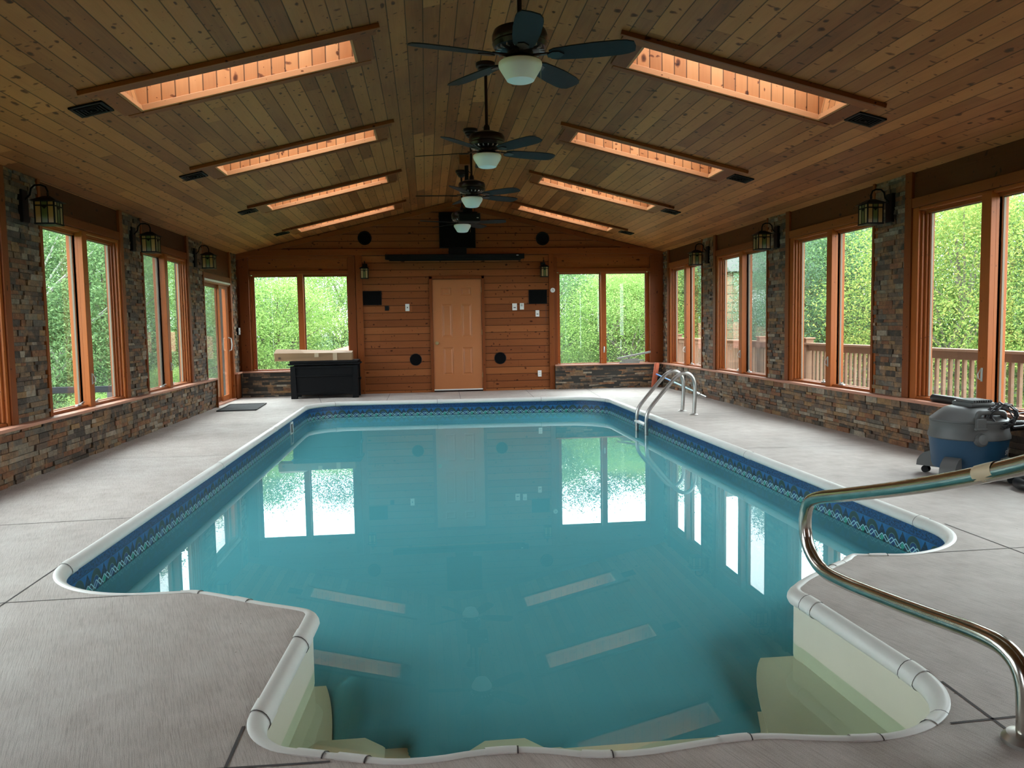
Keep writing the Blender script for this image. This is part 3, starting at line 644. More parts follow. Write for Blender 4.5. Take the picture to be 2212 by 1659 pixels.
# ------------------------------------------------------------ back wall
YW=D
def holes_wall(mb,x0,x1,z0,z1,holes,y0,y1):
    xs=sorted({x0,x1,*[h[0] for h in holes],*[h[1] for h in holes]}); zs=sorted({z0,z1,*[h[2] for h in holes],*[h[3] for h in holes]})
    for i in range(len(xs)-1):
        for j in range(len(zs)-1):
            cx=(xs[i]+xs[i+1])/2; cz=(zs[j]+zs[j+1])/2
            if any(h[0]<cx<h[1] and h[2]<cz<h[3] for h in holes): continue
            mb.box((xs[i],y0,zs[j]),(xs[i+1],y1,zs[j+1]))
WLX,WRX,WW=-3.018,2.480,1.628
mb=MB(); holes_wall(mb,-1.11,2.265,0,2.5,[(.10,1.05,-1,2.08)],YW,YW+.12); mesh('siding',mb,M['siding'],wb)
mb=MB(); mb.prism([(-3.5,2.49),(4.62,2.49),(4.62,zc(4.62)+.03),(XC,ZR+.03),(-3.5,zc(-3.5)+.03)],YW,YW+.15,'y'); mesh('gable',mb,M['siding'],wb)
mb=MB(); holes_wall(mb,-3.5,-1.11,-1.,2.5,[(WLX-.06,WLX+WW+.06,.44,2.17)],YW+.02,YW+.15); holes_wall(mb,2.265,4.62,-1.,2.5,[(WRX-.06,WRX+WW+.06,.44,2.17)],YW+.02,YW+.15); mesh('wall_body',mb,M['panel_x'],wb)
mb=MB(); mb.box((.1,YW+.1,-.2),(1.05,YW+.2,2.2)); mesh('door_backing',mb,M['mortar'],wb)
mb=MB(); mb.box((-3.3,14.385,-.01),(-1.21,YW+.02,.43)).box((2.36,14.385,-.01),(4.42,YW+.02,.43)); mesh('low_core',mb,M['mortar'],wb)
mb=MB(); stones(mb,-3.26,-1.225,0,.425,lambda u,d,z:(u,14.395-d,z),smin=.1,smax=.36,rh=.04); stones(mb,2.36,4.40,0,.425,lambda u,d,z:(u,14.395-d,z),smin=.1,smax=.36,rh=.04); mesh('low_stone',mb,M['stone'],wb)
mb=MB(); mb.bbox((-3.26,14.35,.43),(-1.225,YW+.05,.455)).bbox((2.36,14.35,.43),(4.40,YW+.05,.455)); mesh('cap_board',mb,M['sill'],wb)
def trims(name,boxes,mat):
    mb=MB()
    for a,b in boxes: mb.bbox(a,b,.004)
    return mesh(name,mb,M[mat],wb)
trims('upright_trim',[((-1.225,YW-.035,0),(-1.11,YW+.02,2.49)),((2.265,YW-.035,0),(2.36,YW+.02,2.49))],'trim_z')
trims('upright_trim',[((-1.36,YW-.022,.455),(-1.235,YW+.02,2.46)),((2.36,YW-.01,.455),(2.42,YW+.02,2.46)),((4.17,YW-.022,.455),(4.42,YW+.02,2.46)),((-3.26,YW-.02,.455),(-3.09,YW+.02,2.46))],'trim_z')
trims('cross_trim',[((-3.3,YW-.04,2.485),(.44,YW+.01,2.60)),((.765,YW-.04,2.485),(4.44,YW+.01,2.60))],'trim_x')
trims('head_trim',[((-3.07,YW-.018,2.17),(-1.36,YW+.02,2.225)),((2.42,YW-.018,2.15),(4.17,YW+.02,2.225)),((-3.07,YW-.012,2.43),(-1.24,YW+.02,2.485)),((2.36,YW-.012,2.43),(4.42,YW+.02,2.485))],'trim_x')
for s in (-1,1):   # rake boards
    mb=MB(); x0=XC; x1=-3.4 if s<0 else 4.5
    mb.prism([(x0,ZR-.015),(x1,zc(x1)-.012),(x1,zc(x1)-.10),(x0,ZR-.105)],YW-.03,YW+.01,'y'); mesh('rake_board',mb,M['trim_x'],wb)
for nme,x0 in (('L',WLX),('R',WRX)):
    window_unit('window_%d'%wn_,(x0-.06,YW+.0,0),0,WW+.12,ZW0-.005 if nme=='L' else ZW0-.015,ZW1,.06,.06+WW,.12,crank=False); wn_+=1
# interior door
dr=struct('door_1',(0,0,0)); dr['label']='tan six panel door in the back wall'
mb=MB(); dx0,dx1,dz0,dz1=.133,1.018,.05,2.045; yF=YW-.005
pans=[(.285,.475,1.755,1.895),(.645,.835,1.755,1.895),(.295,.485,1.0,1.60),(.652,.842,1.0,1.60),(.303,.495,.31,.812),(.655,.845,.31,.812)]
hol=[(a,b,c,d) for a,b,c,d in pans]
holes_wall(mb,dx0,dx1,dz0,dz1,hol,yF,yF+.04); leaf=mesh('door_leaf',mb,M['door'],dr)
for a,b,c,d in pans:
    mb=MB(); y0=yF+.010
    def q(i,y): return [(a+i,y,c+i),(b-i,y,c+i),(b-i,y,d-i),(a+i,y,d-i)]
    rings=[q(0,yF),q(.012,y0),q(.024,y0),q(.042,yF+.002)]
    for r_ in rings: mb.v+=r_
    for k in range(3):
        for e in range(4): mb.f.append((k*4+e,k*4+(e+1)%4,(k+1)*4+(e+1)%4,(k+1)*4+e))
    mb.f.append((12,13,14,15)); mesh('door_panel',mb,M['door'],leaf)
mb=MB(); mb.bbox((.077,YW-.028,0),(.130,YW+.03,2.105)).bbox((1.022,YW-.028,0),(1.075,YW+.03,2.105)).bbox((.077,YW-.028,2.05),(1.075,YW+.03,2.105)); mesh('door_casing',mb,M['trim_z'],dr)
mb=MB(); mb.box((.13,YW-.02,0),(1.02,YW+.05,.03)); mesh('threshold',mb,M['bronze'],dr)
mb=MB(); mb.box((.13,YW-.012,.03),(1.02,YW+.0,.05)); mesh('door_sweep',mb,M['white'],dr)
mb=MB(); Q=Matrix.Translation((.197,yF,.894))@Matrix.Rotation(PI/2,4,'X'); mb.lathe([(.033,0),(.033,.006),(.012,.010),(.012,.035),(.026,.045),(.031,.06),(.024,.072),(.005,.076)],20,Q); mesh('door_knob',mb,M['brass'],dr,True)
for z in (1.85,1.08,.3):
    mb=MB(); mb.cyl((1.02,yF-.008,z-.045),(1.02,yF-.008,z+.045),.006,8); mesh('hinge',mb,M['brass'],dr,True)

# ------------------------------------------------------------ sliding door (left wall, far end)
sd=struct('door_2',(0,0,0)); sd['label']='wood framed sliding glass door in the left wall'
xo=-3.31
mb=MB(); mb.bbox((xo-.12,12.36,1.93),(xo,13.97,1.99),.003).bbox((xo-.12,13.96,0),(xo+.0,13.985,1.93),.003); mesh('frame',mb,M['frame_z'],sd)
mb=MB(); mb.bbox((xo-.08,12.38,1.955),(xo+.025,13.95,1.985),.003); mesh('blind_rail',mb,M['white'],sd)
mb=MB(); mb.bbox((-3.46,12.2,.0),(-3.262,13.97,.025),.003); mesh('track',mb,M['sill'],sd)
def panel(name,y0,y1,x,mat,edge,scr=False,fw_=.07):
    p_=empty(name,(0,0,0),0,sd)
    mb=MB(); mb.box((x-.03,y0,.03),(x,y0+fw_,1.93)).box((x-.03,y1-fw_,.03),(x,y1,1.93)).box((x-.03,y0+fw_,1.93-fw_),(x,y1-fw_,1.93)).box((x-.03,y0+fw_,.03),(x,y1-fw_,.03+fw_*1.6)); mesh('panel_frame',mb,mat,p_)
    mb=MB(); mb.box((x-.018,y0+fw_-.005,.1),(x-.014,y1-fw_+.005,1.90)); mesh('pane',mb,M['glass'],p_)
    if scr:
        mb=MB(); mb.add([(x-.005,y0+fw_,.1),(x-.005,y1-fw_,.1),(x-.005,y1-fw_,1.88),(x-.005,y0+fw_,1.88)],[(0,1,2,3)]); o=mesh('insect_screen',mb,M['screen'],p_); o['label']='grey insect screen'
    return p_
panel('sliding_panel',12.40,13.40,-3.375,M['trim_z'],None,True,.05)
pp=panel('sliding_panel',13.36,13.96,-3.335,M['frame_z'],None,False,.05)
mb=MB(); mb.box((-3.36,13.76,.03),(-3.333,13.96,1.93)); mesh('lock_stile',mb,M['frame_z'],pp)
mb=MB(); mb.tube([(xo-.03,13.86,.84),(xo+.02,13.86,.86),(xo+.03,13.86,.95),(xo+.02,13.86,1.05),(xo-.03,13.86,1.07)],.011,8); mesh('pull_handle',mb,M['white'],pp,True)

# ------------------------------------------------------------ ceiling with skylight openings
SY=[5.73,8.228,10.712,13.19]; SLN=.49
XO=[(-2.05,-.462),(1.612,3.205)]
ce=struct('ceiling')
for side,(xa,xb) in enumerate(XO):
    m=M['ceilL'] if side==0 else M['ceilR']; x0,x1=((-3.46,XC-.12) if side==0 else (XC+.12,4.60))
    ys=sorted({YB,14.5,*SY,*[y+SLN for y in SY]}); xs=[x0,xa,xb,x1]
    mb=MB()
    for i in range(3):
        for j in range(len(ys)-1):
            if i==1 and any(abs(ys[j]-y)<1e-6 for y in SY): continue
            a,b,c,d=xs[i],xs[i+1],ys[j],ys[j+1]
            mb.add([(a,c,zc(a)),(b,c,zc(b)),(b,d,zc(b)),(a,d,zc(a))],[(0,1,2,3)])
            mb.add([(a,c,zc(a)+.42),(b,c,zc(b)+.42),(b,d,zc(b)+.42),(a,d,zc(a)+.42)],[(0,1,2,3)])
    mesh('ceiling_boards',mb,m,ce)
mb=MB(); mb.box((XC-.125,YB,zc(XC-.12)-.004),(XC+.125,14.5,zc(XC-.12)+.02)); mesh('ridge_board',mb,M['ceilL'],ce)
mb=MB(); mb.box((XC-.2,YB,ZR+.3),(XC+.2,14.5,ZR+.42)).box((-3.5,YB,2.6),(-3.44,14.6,3.0)).box((4.58,YB,2.6),(4.66,14.6,3.0)).box((-3.5,14.58,2.6),(4.66,14.7,3.7)); mesh('roof_edge',mb,M['mortar'],ce)
def skylight(label,xa,xb,y):
    """xa..xb opening, built in world then parented"""
    o=empty('skylight',((xa+xb)/2,y+SLN/2,zc((xa+xb)/2))); tag(o,label,'skylight','skylights in the sloped ceiling')
    ox,oy,oz=o.location
    sg=1 if xa>XC else -1; tilt=math.atan(SL)*(-1 if sg<0 else 1)
    hyp=(xb-xa)/math.cos(tilt)
    # local frame: x along slope, z normal
    T=Matrix.Rotation(tilt if sg>0 else tilt,4,'Y')
    h=hyp/2; L=SLN/2
    def part(nm,boxes,mat,par=o,bev=.003):
        mb=MB()
        for a,b in boxes: mb.bbox(a,b,bev,T)
        return mesh(nm,mb,M[mat],par)
    part('casing_board',[((-h-.17,-L-.13,-.022),(h+.17,-L+.0,-.002))],'trim_x')
    part('casing_board',[((-h-.10,L,-.022),(h+.10,L+.075,-.002))],'trim_x')
    part('casing_board',[((-h-.125,-L,-.018),(-h,L,-.002))],'trim_y')
    part('casing_board',[((h,-L,-.018),(h+.125,L,-.002))],'trim_y')
    part('casing_edge',[((-h-.20,-L-.150,-.034),(h+.20,-L-.125,-.002))],'trim_x')
    part('liner_board',[((-h,L-.02,-.015),(h,L,.030))],'shaft_band'); part('liner_board',[((-h,-L,-.015),(h,-L+.02,.030))],'shaft_band')
    part('liner_board',[((-h,-L+.02,-.015),(-h+.02,L-.02,.030))],'shaft_band'); part('liner_board',[((h-.02,-L+.02,-.015),(h,L-.02,.030))],'shaft_band')
    for a,b,mm in (((-h,L,0),(h,L+.02,.46),'shaft_x'),((-h,-L-.02,0),(h,-L,.46),'shaft_x'),((-h-.02,-L,0),(-h,L,.46),'shaft_y'),((h,-L,0),(h+.02,L,.46),'shaft_y')):
        mb=MB(); mb.box(a,b,T); mesh('shaft_wall',mb,M[mm],o)
    part('skylight_frame',[((-h,-L,.44),(h,-L+.03,.47)),((-h,L-.03,.44),(h,L,.47)),((-h,-L,.44),(-h+.03,L,.47)),((h-.03,-L,.44),(h,L,.47))],'white')
    mb=MB(); mb.box((-h,-L,.455),(h,L,.459),T); mesh('pane',mb,M['skyglass'],o)
    return o
ordn=['nearest','second','third','farthest']
for i,y in enumerate(SY):
    for side,(xa,xb) in enumerate(XO):
        skylight(f'wood lined skylight in the {("left","right")[side]} ceiling slope, {ordn[i]} of four in its row',xa,xb,y)
# ------------------------------------------------------------ ceiling vents
def vent(label,x,y):
    z=zc(x); sg=1 if x>XC else -1; T=Matrix.Rotation(math.atan(SL)*sg,4,'Y')
    o=empty('ceiling_vent',(x,y,z)); tag(o,label,'vent','square black ceiling vents')
    def part(nm,boxes,mat='black',bev=.002):
        mb=MB()
        for a,b in boxes: mb.bbox(a,b,bev,T)
        return mesh(nm,mb,M[mat],o)
    h=.115
    part('frame',[((-h,-h,-.014),(h,-h+.022,-.001)),((-h,h-.022,-.014),(h,h,-.001)),((-h,-h,-.014),(-h+.022,h,-.001)),((h-.022,-h,-.014),(h,h,-.001))])
    mb=MB(); mb.box((-h+.02,-h+.02,-.004),(h-.02,h-.02,-.001),T); mesh('backing',mb,M['blackcloth'],o)
    for k in range(3):
        q=h-.034-.022*k; part('slat_ring',[((-q,-q,-.016),(q,-q+.007,-.004)),((-q,q-.007,-.016),(q,q,-.004)),((-q,-q,-.016),(-q+.007,q,-.004)),((q-.007,-q,-.016),(q,q,-.004))],bev=.001)
    part('damper_lever',[((-.006,-.03,-.028),(.006,.0,-.012))])
for i in range(4):
    y=5.96+2.47*i
    vent(f'black square vent in the left ceiling slope beside the {ordn[i]} left skylight',-2.30,y)
    vent(f'black square vent in the right ceiling slope beside the {ordn[i]} right skylight',3.45,y-.0)

# ------------------------------------------------------------ ceiling fans
def fan():
    o=empty('ceiling_fan')
    zt=zc(XC-.12)-.004
    mb=MB(); mb.lathe([(.02,-.10),(.035,-.095),(.05,-.08),(.05,-.068),(.068,-.055),(.068,-.04),(.082,-.03),(.084,.004)],28,c=(0,0,zt)); mesh('canopy',mb,M['bronze'],o,True)
    mb=MB(); mb.cyl((0,0,2.86),(0,0,zt-.09),.0135,14); mesh('downrod',mb,M['bronze'],o,True)
    mb=MB(); mb.lathe([(.02,.19),(.028,.17),(.028,.135),(.09,.128),(.145,.105),(.155,.08),(.155,.055),(.15,.045),(.155,.035),(.145,.012),(.115,-.005),(.075,-.012),(.075,-.035),(.06,-.04)],36,c=(0,0,2.715)); mot=mesh('motor_housing',mb,M['bronze'],o,True)
    mb=MB()
    for k in range(20):
        a=2*PI*k/20; T=Matrix.Translation((0,0,2.715))@Matrix.Rotation(a,4,'Z'); mb.box((.088,-.004,-.006),(.138,.004,.008),T)
    mesh('motor_vents',mb,M['alu'],mot)
    mb=MB(); mb.lathe([(.06,.0),(.078,-.008),(.085,-.02),(.095,-.03),(.112,-.036)],30,c=(0,0,2.69)); mesh('light_fitter',mb,M['bronze'],o,True)
    mb=MB(); mb.lathe([(.112,.0),(.121,-.006),(.123,-.020),(.118,-.036),(.097,-.070),(.086,-.088),(.081,-.096),(.077,-.103),(.066,-.108),(.035,-.111),(.004,-.112)],36,c=(0,0,2.655)); mesh('light_bowl',mb,M['bowl'],o,True)
    mb=MB(); mb.cyl((.09,-.08,2.67),(.09,-.08,2.55),.0016,6); mesh('pull_chain',mb,M['brass'],o)
    for k in range(5):
        b_=empty('blade_unit',(0,0,2.68),R(72*k),o)
        T=Matrix.Rotation(R(-12),4,'X')
        out=[(.17,-.040),(.20,-.056),(.30,-.067),(.42,-.074),(.55,-.072),(.60,-.064),(.635,-.045),(.642,0.)]
        poly=out+[(x,-y) for x,y in out[::-1][1:]]
        mb=MB(); mb.prism(poly,-.003,.003,'z',T); mesh('blade',mb,M['blade'],b_)
        mb=MB(); mb.bbox((.07,-.014,-.004),(.17,.014,.006),.003,Matrix.Translation((0,0,.004))); mb.prism([(.155,-.012),(.19,-.034),(.225,-.03),(.25,0),(.225,.03),(.19,.034),(.155,.012)],-.009,-.003,'z',T); mesh('blade_iron',mb,M['bronze'],b_)
    return o
fa=fan()
for i,(y,ph) in enumerate(((4.50,52),(6.90,18),(9.16,32),(11.55,56))):
    f=fa if i==0 else copy_tree(fa)
    f.location=(XC,y,0); f.rotation_euler=(0,0,R(ph))
    tag(f,['black five blade ceiling fan with white bowl light, nearest and largest of the four','black ceiling fan hanging second from the viewer, below and behind the largest one','black ceiling fan third from the viewer, in front of the projector mount','black ceiling fan farthest away, its bowl light just below the projector'][i],'ceiling fan','ceiling fans along the ridge')

# ------------------------------------------------------------ projector
pj=empty('projector',(.585,10.6,0)); tag(pj,'black projector hung on a pole from the ridge, wooden block at its top','projector')
mb=MB(); mb.bbox((-.095,-.10,3.30),(.075,.08,3.46),.004); mesh('mount_block',mb,M['trim_x'],pj)
mb=MB(); mb.cyl((0,0,2.72),(0,0,3.31),.026,16); mesh('pole',mb,M['black'],pj,True)
mb=MB(); mb.bbox((-.06,-.06,2.69),(.06,.06,2.74),.004).bbox((-.13,-.012,2.68),(.13,.012,2.70),.003); mesh('bracket',mb,M['black'],pj)
mb=MB(); mb.bbox((-.12,-.11,2.565),(.165,.14,2.67),.012); body=mesh('body',mb,M['black'],pj)
mb=MB(); mb.lathe([(.02,0),(.045,.004),(.048,.03)],24,Matrix.Translation((-.06,.165,2.62))@Matrix.Rotation(PI/2,4,'X')); mesh('lens',mb,M['black'],pj,True)
mb=MB(); mb.box((.115,-.113,2.605),(.14,-.109,2.613)); mesh('badge',mb,M['white'],body)
mb=MB(); mb.tube([(.0,-.03,3.24),(.05,-.05,3.20),(.03,-.05,3.0),(.07,-.09,2.78),(.10,-.10,2.68)],.005,6); mesh('cable',mb,M['black'],pj)

# ------------------------------------------------------------ lanterns
def lantern():
    o=empty('wall_lantern')   # local: y=0 wall, -y into the room
    mb=MB(); mb.bbox((-.055,-.022,-.13),(.055,0.03,.14),.006); mesh('back_plate',mb,M['blackmetal'],o)
    mb=MB(); mb.tube([(0,-.02,.06),(0,-.06,.10),(0,-.07,.15),(0,-.10,.178),(0,-.15,.18),(0,-.185,.165),(0,-.2,.13),(0,-.2,.085)],.008,10); mesh('arm',mb,M['blackmetal'],o,True)
    c=(0,-.2,0)
    s=.082
    T=Matrix.Translation(c)@Matrix.Scale(.92,4)
    mb=MB()
    for x in (-s,s):
        for y in (-s,s): mb.box((x-.006,y-.006,-.155),(x+.006,y+.006,.045),T)
    mb.box((-s-.008,-s-.008,-.165),(s+.008,s+.008,-.15),T)
    for z in (.04,.0):
        for a,b in (((-s,-s-.005),(s,-s+.005)),((-s,s-.005),(s,s+.005)),((-s-.005,-s),(-s+.005,s)),((s-.005,-s),(s+.005,s))): mb.box((a[0],a[1],z-.004),(b[0],b[1],z+.008),T)
    for k in range(4):
        Q=T@Matrix.Rotation(k*PI/2,4,'Z')
        for x in (-.028,.028): mb.box((x-.004,-s-.004,-.15),(x+.004,-s+.004,.045),Q)
        mb.prism([(-.028,.0),(.028,.0),(.0,-.03)],-s-.004,-s+.004,'y',Q)
    mesh('lantern_frame',mb,M['blackmetal'],o)
    for k in range(4):
        Q=T@Matrix.Rotation(k*PI/2,4,'Z')
        mb=MB(); mb.box((-s,-s-.001,-.15),(-.03,-s+.002,.04),Q).box((.03,-s-.001,-.15),(s,-s+.002,.04),Q); g=mesh('glass_panel',mb,M['glasstan'] if k%2==0 else M['glassamber'],o)
        mb=MB(); mb.box((-.03,-s-.001,-.15),(.03,-s+.002,.04),Q); g2=mesh('green_strip',mb,M['glassgreen'],g); g2['label']='green art glass strip'
    mb=MB(); r=.115
    vs=[(-r,-r,.043),(r,-r,.043),(r,r,.043),(-r,r,.043),(-.03,-.03,.092),(.03,-.03,.092),(.03,.03,.092),(-.03,.03,.092)]
    mb.add([T@Vector(v) for v in vs],[(0,3,2,1),(4,5,6,7),(0,1,5,4),(1,2,6,5),(2,3,7,6),(3,0,4,7)]); mesh('roof',mb,M['blackmetal'],o)
    mb=MB(); mb.tube([(-.012,-.2,.095),(-.014,-.2,.11),(0,-.2,.122),(.014,-.2,.11),(.012,-.2,.095)],.004,6); mesh('ring',mb,M['blackmetal'],o)
    return o
l0=lantern(); first=True
places=[]
for k,(y,w_) in enumerate(((7.03,'nearest'),(9.49,'middle'),(11.93,'farthest'))):
    places.append(((XPL+.012,y,2.235),PI/2,f'black lantern with tan and green glass on the left wall, {w_} of its three'))
for k,(y,w_) in enumerate(((7.17,'nearest'),(9.62,'middle'),(12.08,'farthest'))):
    places.append(((XPR-.012,y,2.235),-PI/2,f'black lantern with tan and green glass on the right wall, {w_} of its three'))
for i,(loc,rz,lab) in enumerate(places):
    o=l0 if i==0 else copy_tree(l0); o.location=loc; o.rotation_euler=(0,0,rz); tag(o,lab,'lantern','lanterns on the stone pillars')
for x,lab in ((-1.055,'small black lantern on the back wall left of the door'),(2.16,'small black lantern on the back wall right of the door')):
    o=copy_tree(l0); o.location=(x,YW,2.205); o.rotation_euler=(0,0,0); o.scale=(.80,.85,.95); tag(o,lab,'lantern','lanterns on the back wall')

# ------------------------------------------------------------ things on the back wall
def thing(name,label,cat,loc=(0,0,0),group=None,rz=0):
    return tag(empty(name,loc,rz),label,cat,group)
for x,z,lab in ((-1.047,2.793,'round black speaker high on the gable, left one'),(2.163,2.769,'round black speaker high on the gable, right one')):
    o=thing('round_speaker',lab,'speaker',(x,YW,z),'round speakers on the gable')
    Q=Matrix.Rotation(PI/2,4,'X'); mb=MB(); mb.lathe([(.123,0),(.123,.012),(.115,.02),(.105,.018),(.10,.010)],36,Q,cap=False); mesh('rim',mb,M['black'],o,True)
    mb=MB(); mb.lathe([(.102,0),(.102,.008),(.075,.006),(.070,.012),(.045,.009),(.042,.016),(.02,.014),(.001,.02)],36,Q); mesh('cone',mb,M['blackcloth'],o,True)
for x,z,lab in ((-.196,.603,'round black opening low on the wall left of the door'),(1.348,.597,'round black opening low on the wall right of the door')):
    o=thing('round_wall_port',lab,'vent',(x,YW,z),'round ports beside the door')
    Q=Matrix.Rotation(PI/2,4,'X'); mb=MB(); mb.lathe([(.111,0),(.111,.006),(.105,.008),(.103,.0)],36,Q,cap=False); mesh('rim',mb,M['bronze'],o,True)
    mb=MB(); mb.lathe([(.104,0),(.104,.003)],36,Q); mesh('opening',mb,M['blackcloth'],o)
o=thing('subwoofer_panel','square black panel on the gable above the projection screen','speaker',(0,YW,0))
mb=MB(); mb.bbox((.279,-.09,2.60),(.93,.0,3.235),.008); mesh('cabinet',mb,M['black'],o)
mb=MB(); mb.bbox((.295,-.096,2.615),(.915,-.088,3.22),.003); mesh('cloth_front',mb,M['blackcloth'],o)
mb=MB(); mb.bbox((.445,-.10,2.475),(.765,.0,2.60),.006); mesh('lower_neck',mb,M['black'],o)
o=thing('projection_screen','long black roll up projection screen case across the back wall','projection screen',(0,YW-.10,0))
mb=MB(); mb.bbox((-.66,-.05,2.395),(1.775,.05,2.488),.012); mesh('case',mb,M['black'],o)
mb=MB(); mb.bbox((-.69,-.055,2.40),(-.655,.055,2.49),.006).bbox((1.77,-.055,2.40),(1.805,.055,2.49),.006); mesh('end_caps',mb,M['black'],o)
mb=MB(); mb.bbox((-.62,-.035,2.370),(1.74,-.0,2.40),.006); mesh('bottom_bar',mb,M['black'],o)
mb=MB(); mb.box((1.66,-.053,2.455),(1.70,-.049,2.465)); mesh('badge',mb,M['white'],o)
for x0,x1,z0,z1,lab in ((-1.125,-.778,1.598,1.852,'rectangular black wall speaker left of the door'),(1.891,2.231,1.582,1.837,'rectangular black wall speaker right of the door')):
    o=thing('wall_speaker',lab,'speaker',((x0+x1)/2,YW,(z0+z1)/2),'rectangular wall speakers'); w=(x1-x0)/2;h=(z1-z0)/2
    mb=MB(); mb.bbox((-w,-.02,-h),(w,0,h),.005); mesh('frame',mb,M['black'],o)
    mb=MB(); mb.bbox((-w+.012,-.024,-h+.012),(w-.012,-.018,h-.012),.002); mesh('grille',mb,M['blackcloth'],o)
def plate(name,x0,x1,z0,z1,lab,cat,mat='white',detail='toggle'):
    o=thing(name,lab,cat,((x0+x1)/2,YW,(z0+z1)/2)); w=(x1-x0)/2;h=(z1-z0)/2
    mb=MB(); mb.bbox((-w,-.012,-h),(w,0,h),.003); mesh('plate',mb,M[mat],o)
    mb=MB()
    if detail=='toggle': mb.bbox((-.008,-.024,-.012),(.008,-.01,.012),.002)
    elif detail=='display': mb.box((-w*.5,-.014,-h*.35),(w*.5,-.011,-h*.1))
    elif detail=='sockets':
        for zz in (-.022,.022):
            for xx in (-.007,.007): mb.box((xx-.002,-.014,zz-.006),(xx+.002,-.011,zz+.006))
    elif detail=='dial': mb.lathe([(.022,0),(.02,.012),(.004,.014)],20,Matrix.Translation((0,-.012,.02))@Matrix.Rotation(PI/2,4,'X'))
    mesh({'toggle':'toggle','display':'display','sockets':'sockets','dial':'dial','none':'port'}[detail],mb,M['jointdark' if detail!='dial' else 'alu'],o) if detail!='none' else None
plate('light_switch',-.359,-.285,1.483,1.612,'white wall switch left of the door','switch',detail='toggle')
plate('wall_plate',-.724,-.652,1.496,1.58,'small black plate under the left rectangular speaker','wall plate','black','none')
plate('thermostat',1.585,1.671,1.470,1.596,'white thermostat, left of two side by side right of the door','thermostat',detail='display')
plate('wall_timer',1.725,1.80,1.481,1.599,'white dial control beside the thermostat, right of the two','wall control',detail='dial')
plate('wall_control',2.014,2.083,1.349,1.465,'white wall switch below the right rectangular speaker','switch',detail='display')
plate('power_outlet',2.04,2.109,.241,.356,'white power outlet low on the wall right of the door','outlet',detail='sockets')
o=thing('wall_thermometer','small round white dial thermometer on the trim by the right back window','thermometer',(2.333,YW-.035,1.826))
mb=MB(); mb.lathe([(.043,0),(.043,.01),(.038,.014)],28,Matrix.Rotation(PI/2,4,'X')); mesh('case',mb,M['white'],o,True)
mb=MB(); mb.box((-.003,-.017,-.004),(.003,-.013,.026)).box((-.003,-.017,-.004),(.018,-.013,.001)); mesh('hand',mb,M['jointdark'],o)
mb=MB(); mb.tube([(2.205,YW-.004,1.58),(2.21,YW-.004,1.4),(2.205,YW-.004,1.25)],.0025,6); tag(mesh('speaker_wire',mb,M['jointdark']),'thin dark wire hanging below the right rectangular speaker','wire')
# switch on the left corner stone
o=thing('switch_box','grey switch box with white toggles on the left corner stone','switch',(-3.262,14.36,1.17))
mb=MB(); mb.bbox((-.05,-.07,-.065),(.0,.07,.065),.004); mesh('box',mb,M['black'],o)
mb=MB(); mb.bbox((-.0,-.055,-.06),(.006,-.008,.06),.002).bbox((-.0,.008,-.06),(.006,.055,.06),.002); mesh('plate',mb,M['white'],o)
mb=MB(); mb.bbox((.006,-.034,-.012),(.016,-.026,.012),.002).bbox((.006,.026,-.012),(.016,.034,.012),.002); mesh('toggle',mb,M['white'],o)

# ------------------------------------------------------------ deck box and cardboard box
bx=thing('deck_box','black plastic deck storage box under the left back window','storage box',(-1.745,14.0,0))
mb=MB(); x=.565
mb.box((-x+.02,-.235,.06),(x-.02,.235,.56)); mesh('body',mb,M['black'],bx)
for sx in (-1,1):
    for y0,y1 in ((-.26,-.16),(.16,.26)):
        mb=MB(); mb.prism([(sx*x,.0),(sx*(x-.10),.0),(sx*(x-.075),.56),(sx*(x),.56)],y0,y1,'y'); mesh('corner_post',mb,M['black'],bx)
mb=MB(); mb.bbox((-x+.06,-.255,.37),(x-.06,-.23,.40),.006); mb.bbox((-x+.06,-.255,.52),(x-.06,-.23,.56),.006)
arcp=[(-x+.07,.05)]+[(-x+.07+(2*x-.14)*k/12,.09+.035*math.sin(PI*k/12)) for k in range(13)]+[(x-.07,.05)]
arcp2=[(-x+.07,.0)]+[(-x+.07+(2*x-.14)*k/12,.045+.035*math.sin(PI*k/12)) for k in range(13)]+[(x-.07,.0)]
mb.prism([(-x+.07,.06)]+[(-x+.07+(2*x-.14)*k/12,.10+.04*math.sin(PI*k/12)) for k in range(13)]+[(x-.07,.06)]+[(-x+.07+(2*x-.14)*k/12,.06+.03*math.sin(PI*k/12)) for k in range(12,0,-1)],-.257,-.23,'y')
mesh('front_ribs',mb,M['black'],bx)
mb=MB(); mb.bbox((-x-.035,-.285,.575),(x+.035,.27,.60),.008); mb.bbox((-x-.01,-.265,.60),(x+.01,.26,.645),.012); mesh('lid',mb,M['black'],bx)
mb=MB(); mb.bbox((x-.005,-.10,.30),(x+.03,.10,.34),.006); mesh('side_handle',mb,M['black'],bx)
cb=thing('cardboard_box','long flat brown cardboard box resting on the black deck box','cardboard box',(-1.93,13.93,.647))
mb=MB(); L=.65
vs=[(-L,-.10,0),(L,-.10,0),(L,.17,0),(-L,.17,0),(-L,-.13,.135),(L,-.10,.125),(L,.16,.150),(-L,.20,.20)]
mb.add(vs,[(0,3,2,1),(0,1,5,4),(1,2,6,5),(2,3,7,6),(3,0,4,7)]); mesh('carton',mb,M['cardboard'],cb)
mb=MB(); mb.add([(-L,-.13,.135),(L,-.10,.126),(L,.16,.152),(-L,.20,.201)],[(0,1,2,3)]); mb.add([(-L,-.13,.135),(-L+.5,-.12,.133),(-L+.42,.03,.185),(-L,.06,.20)],[(0,1,2,3)]); mesh('top_flap',mb,M['cardboard'],cb)
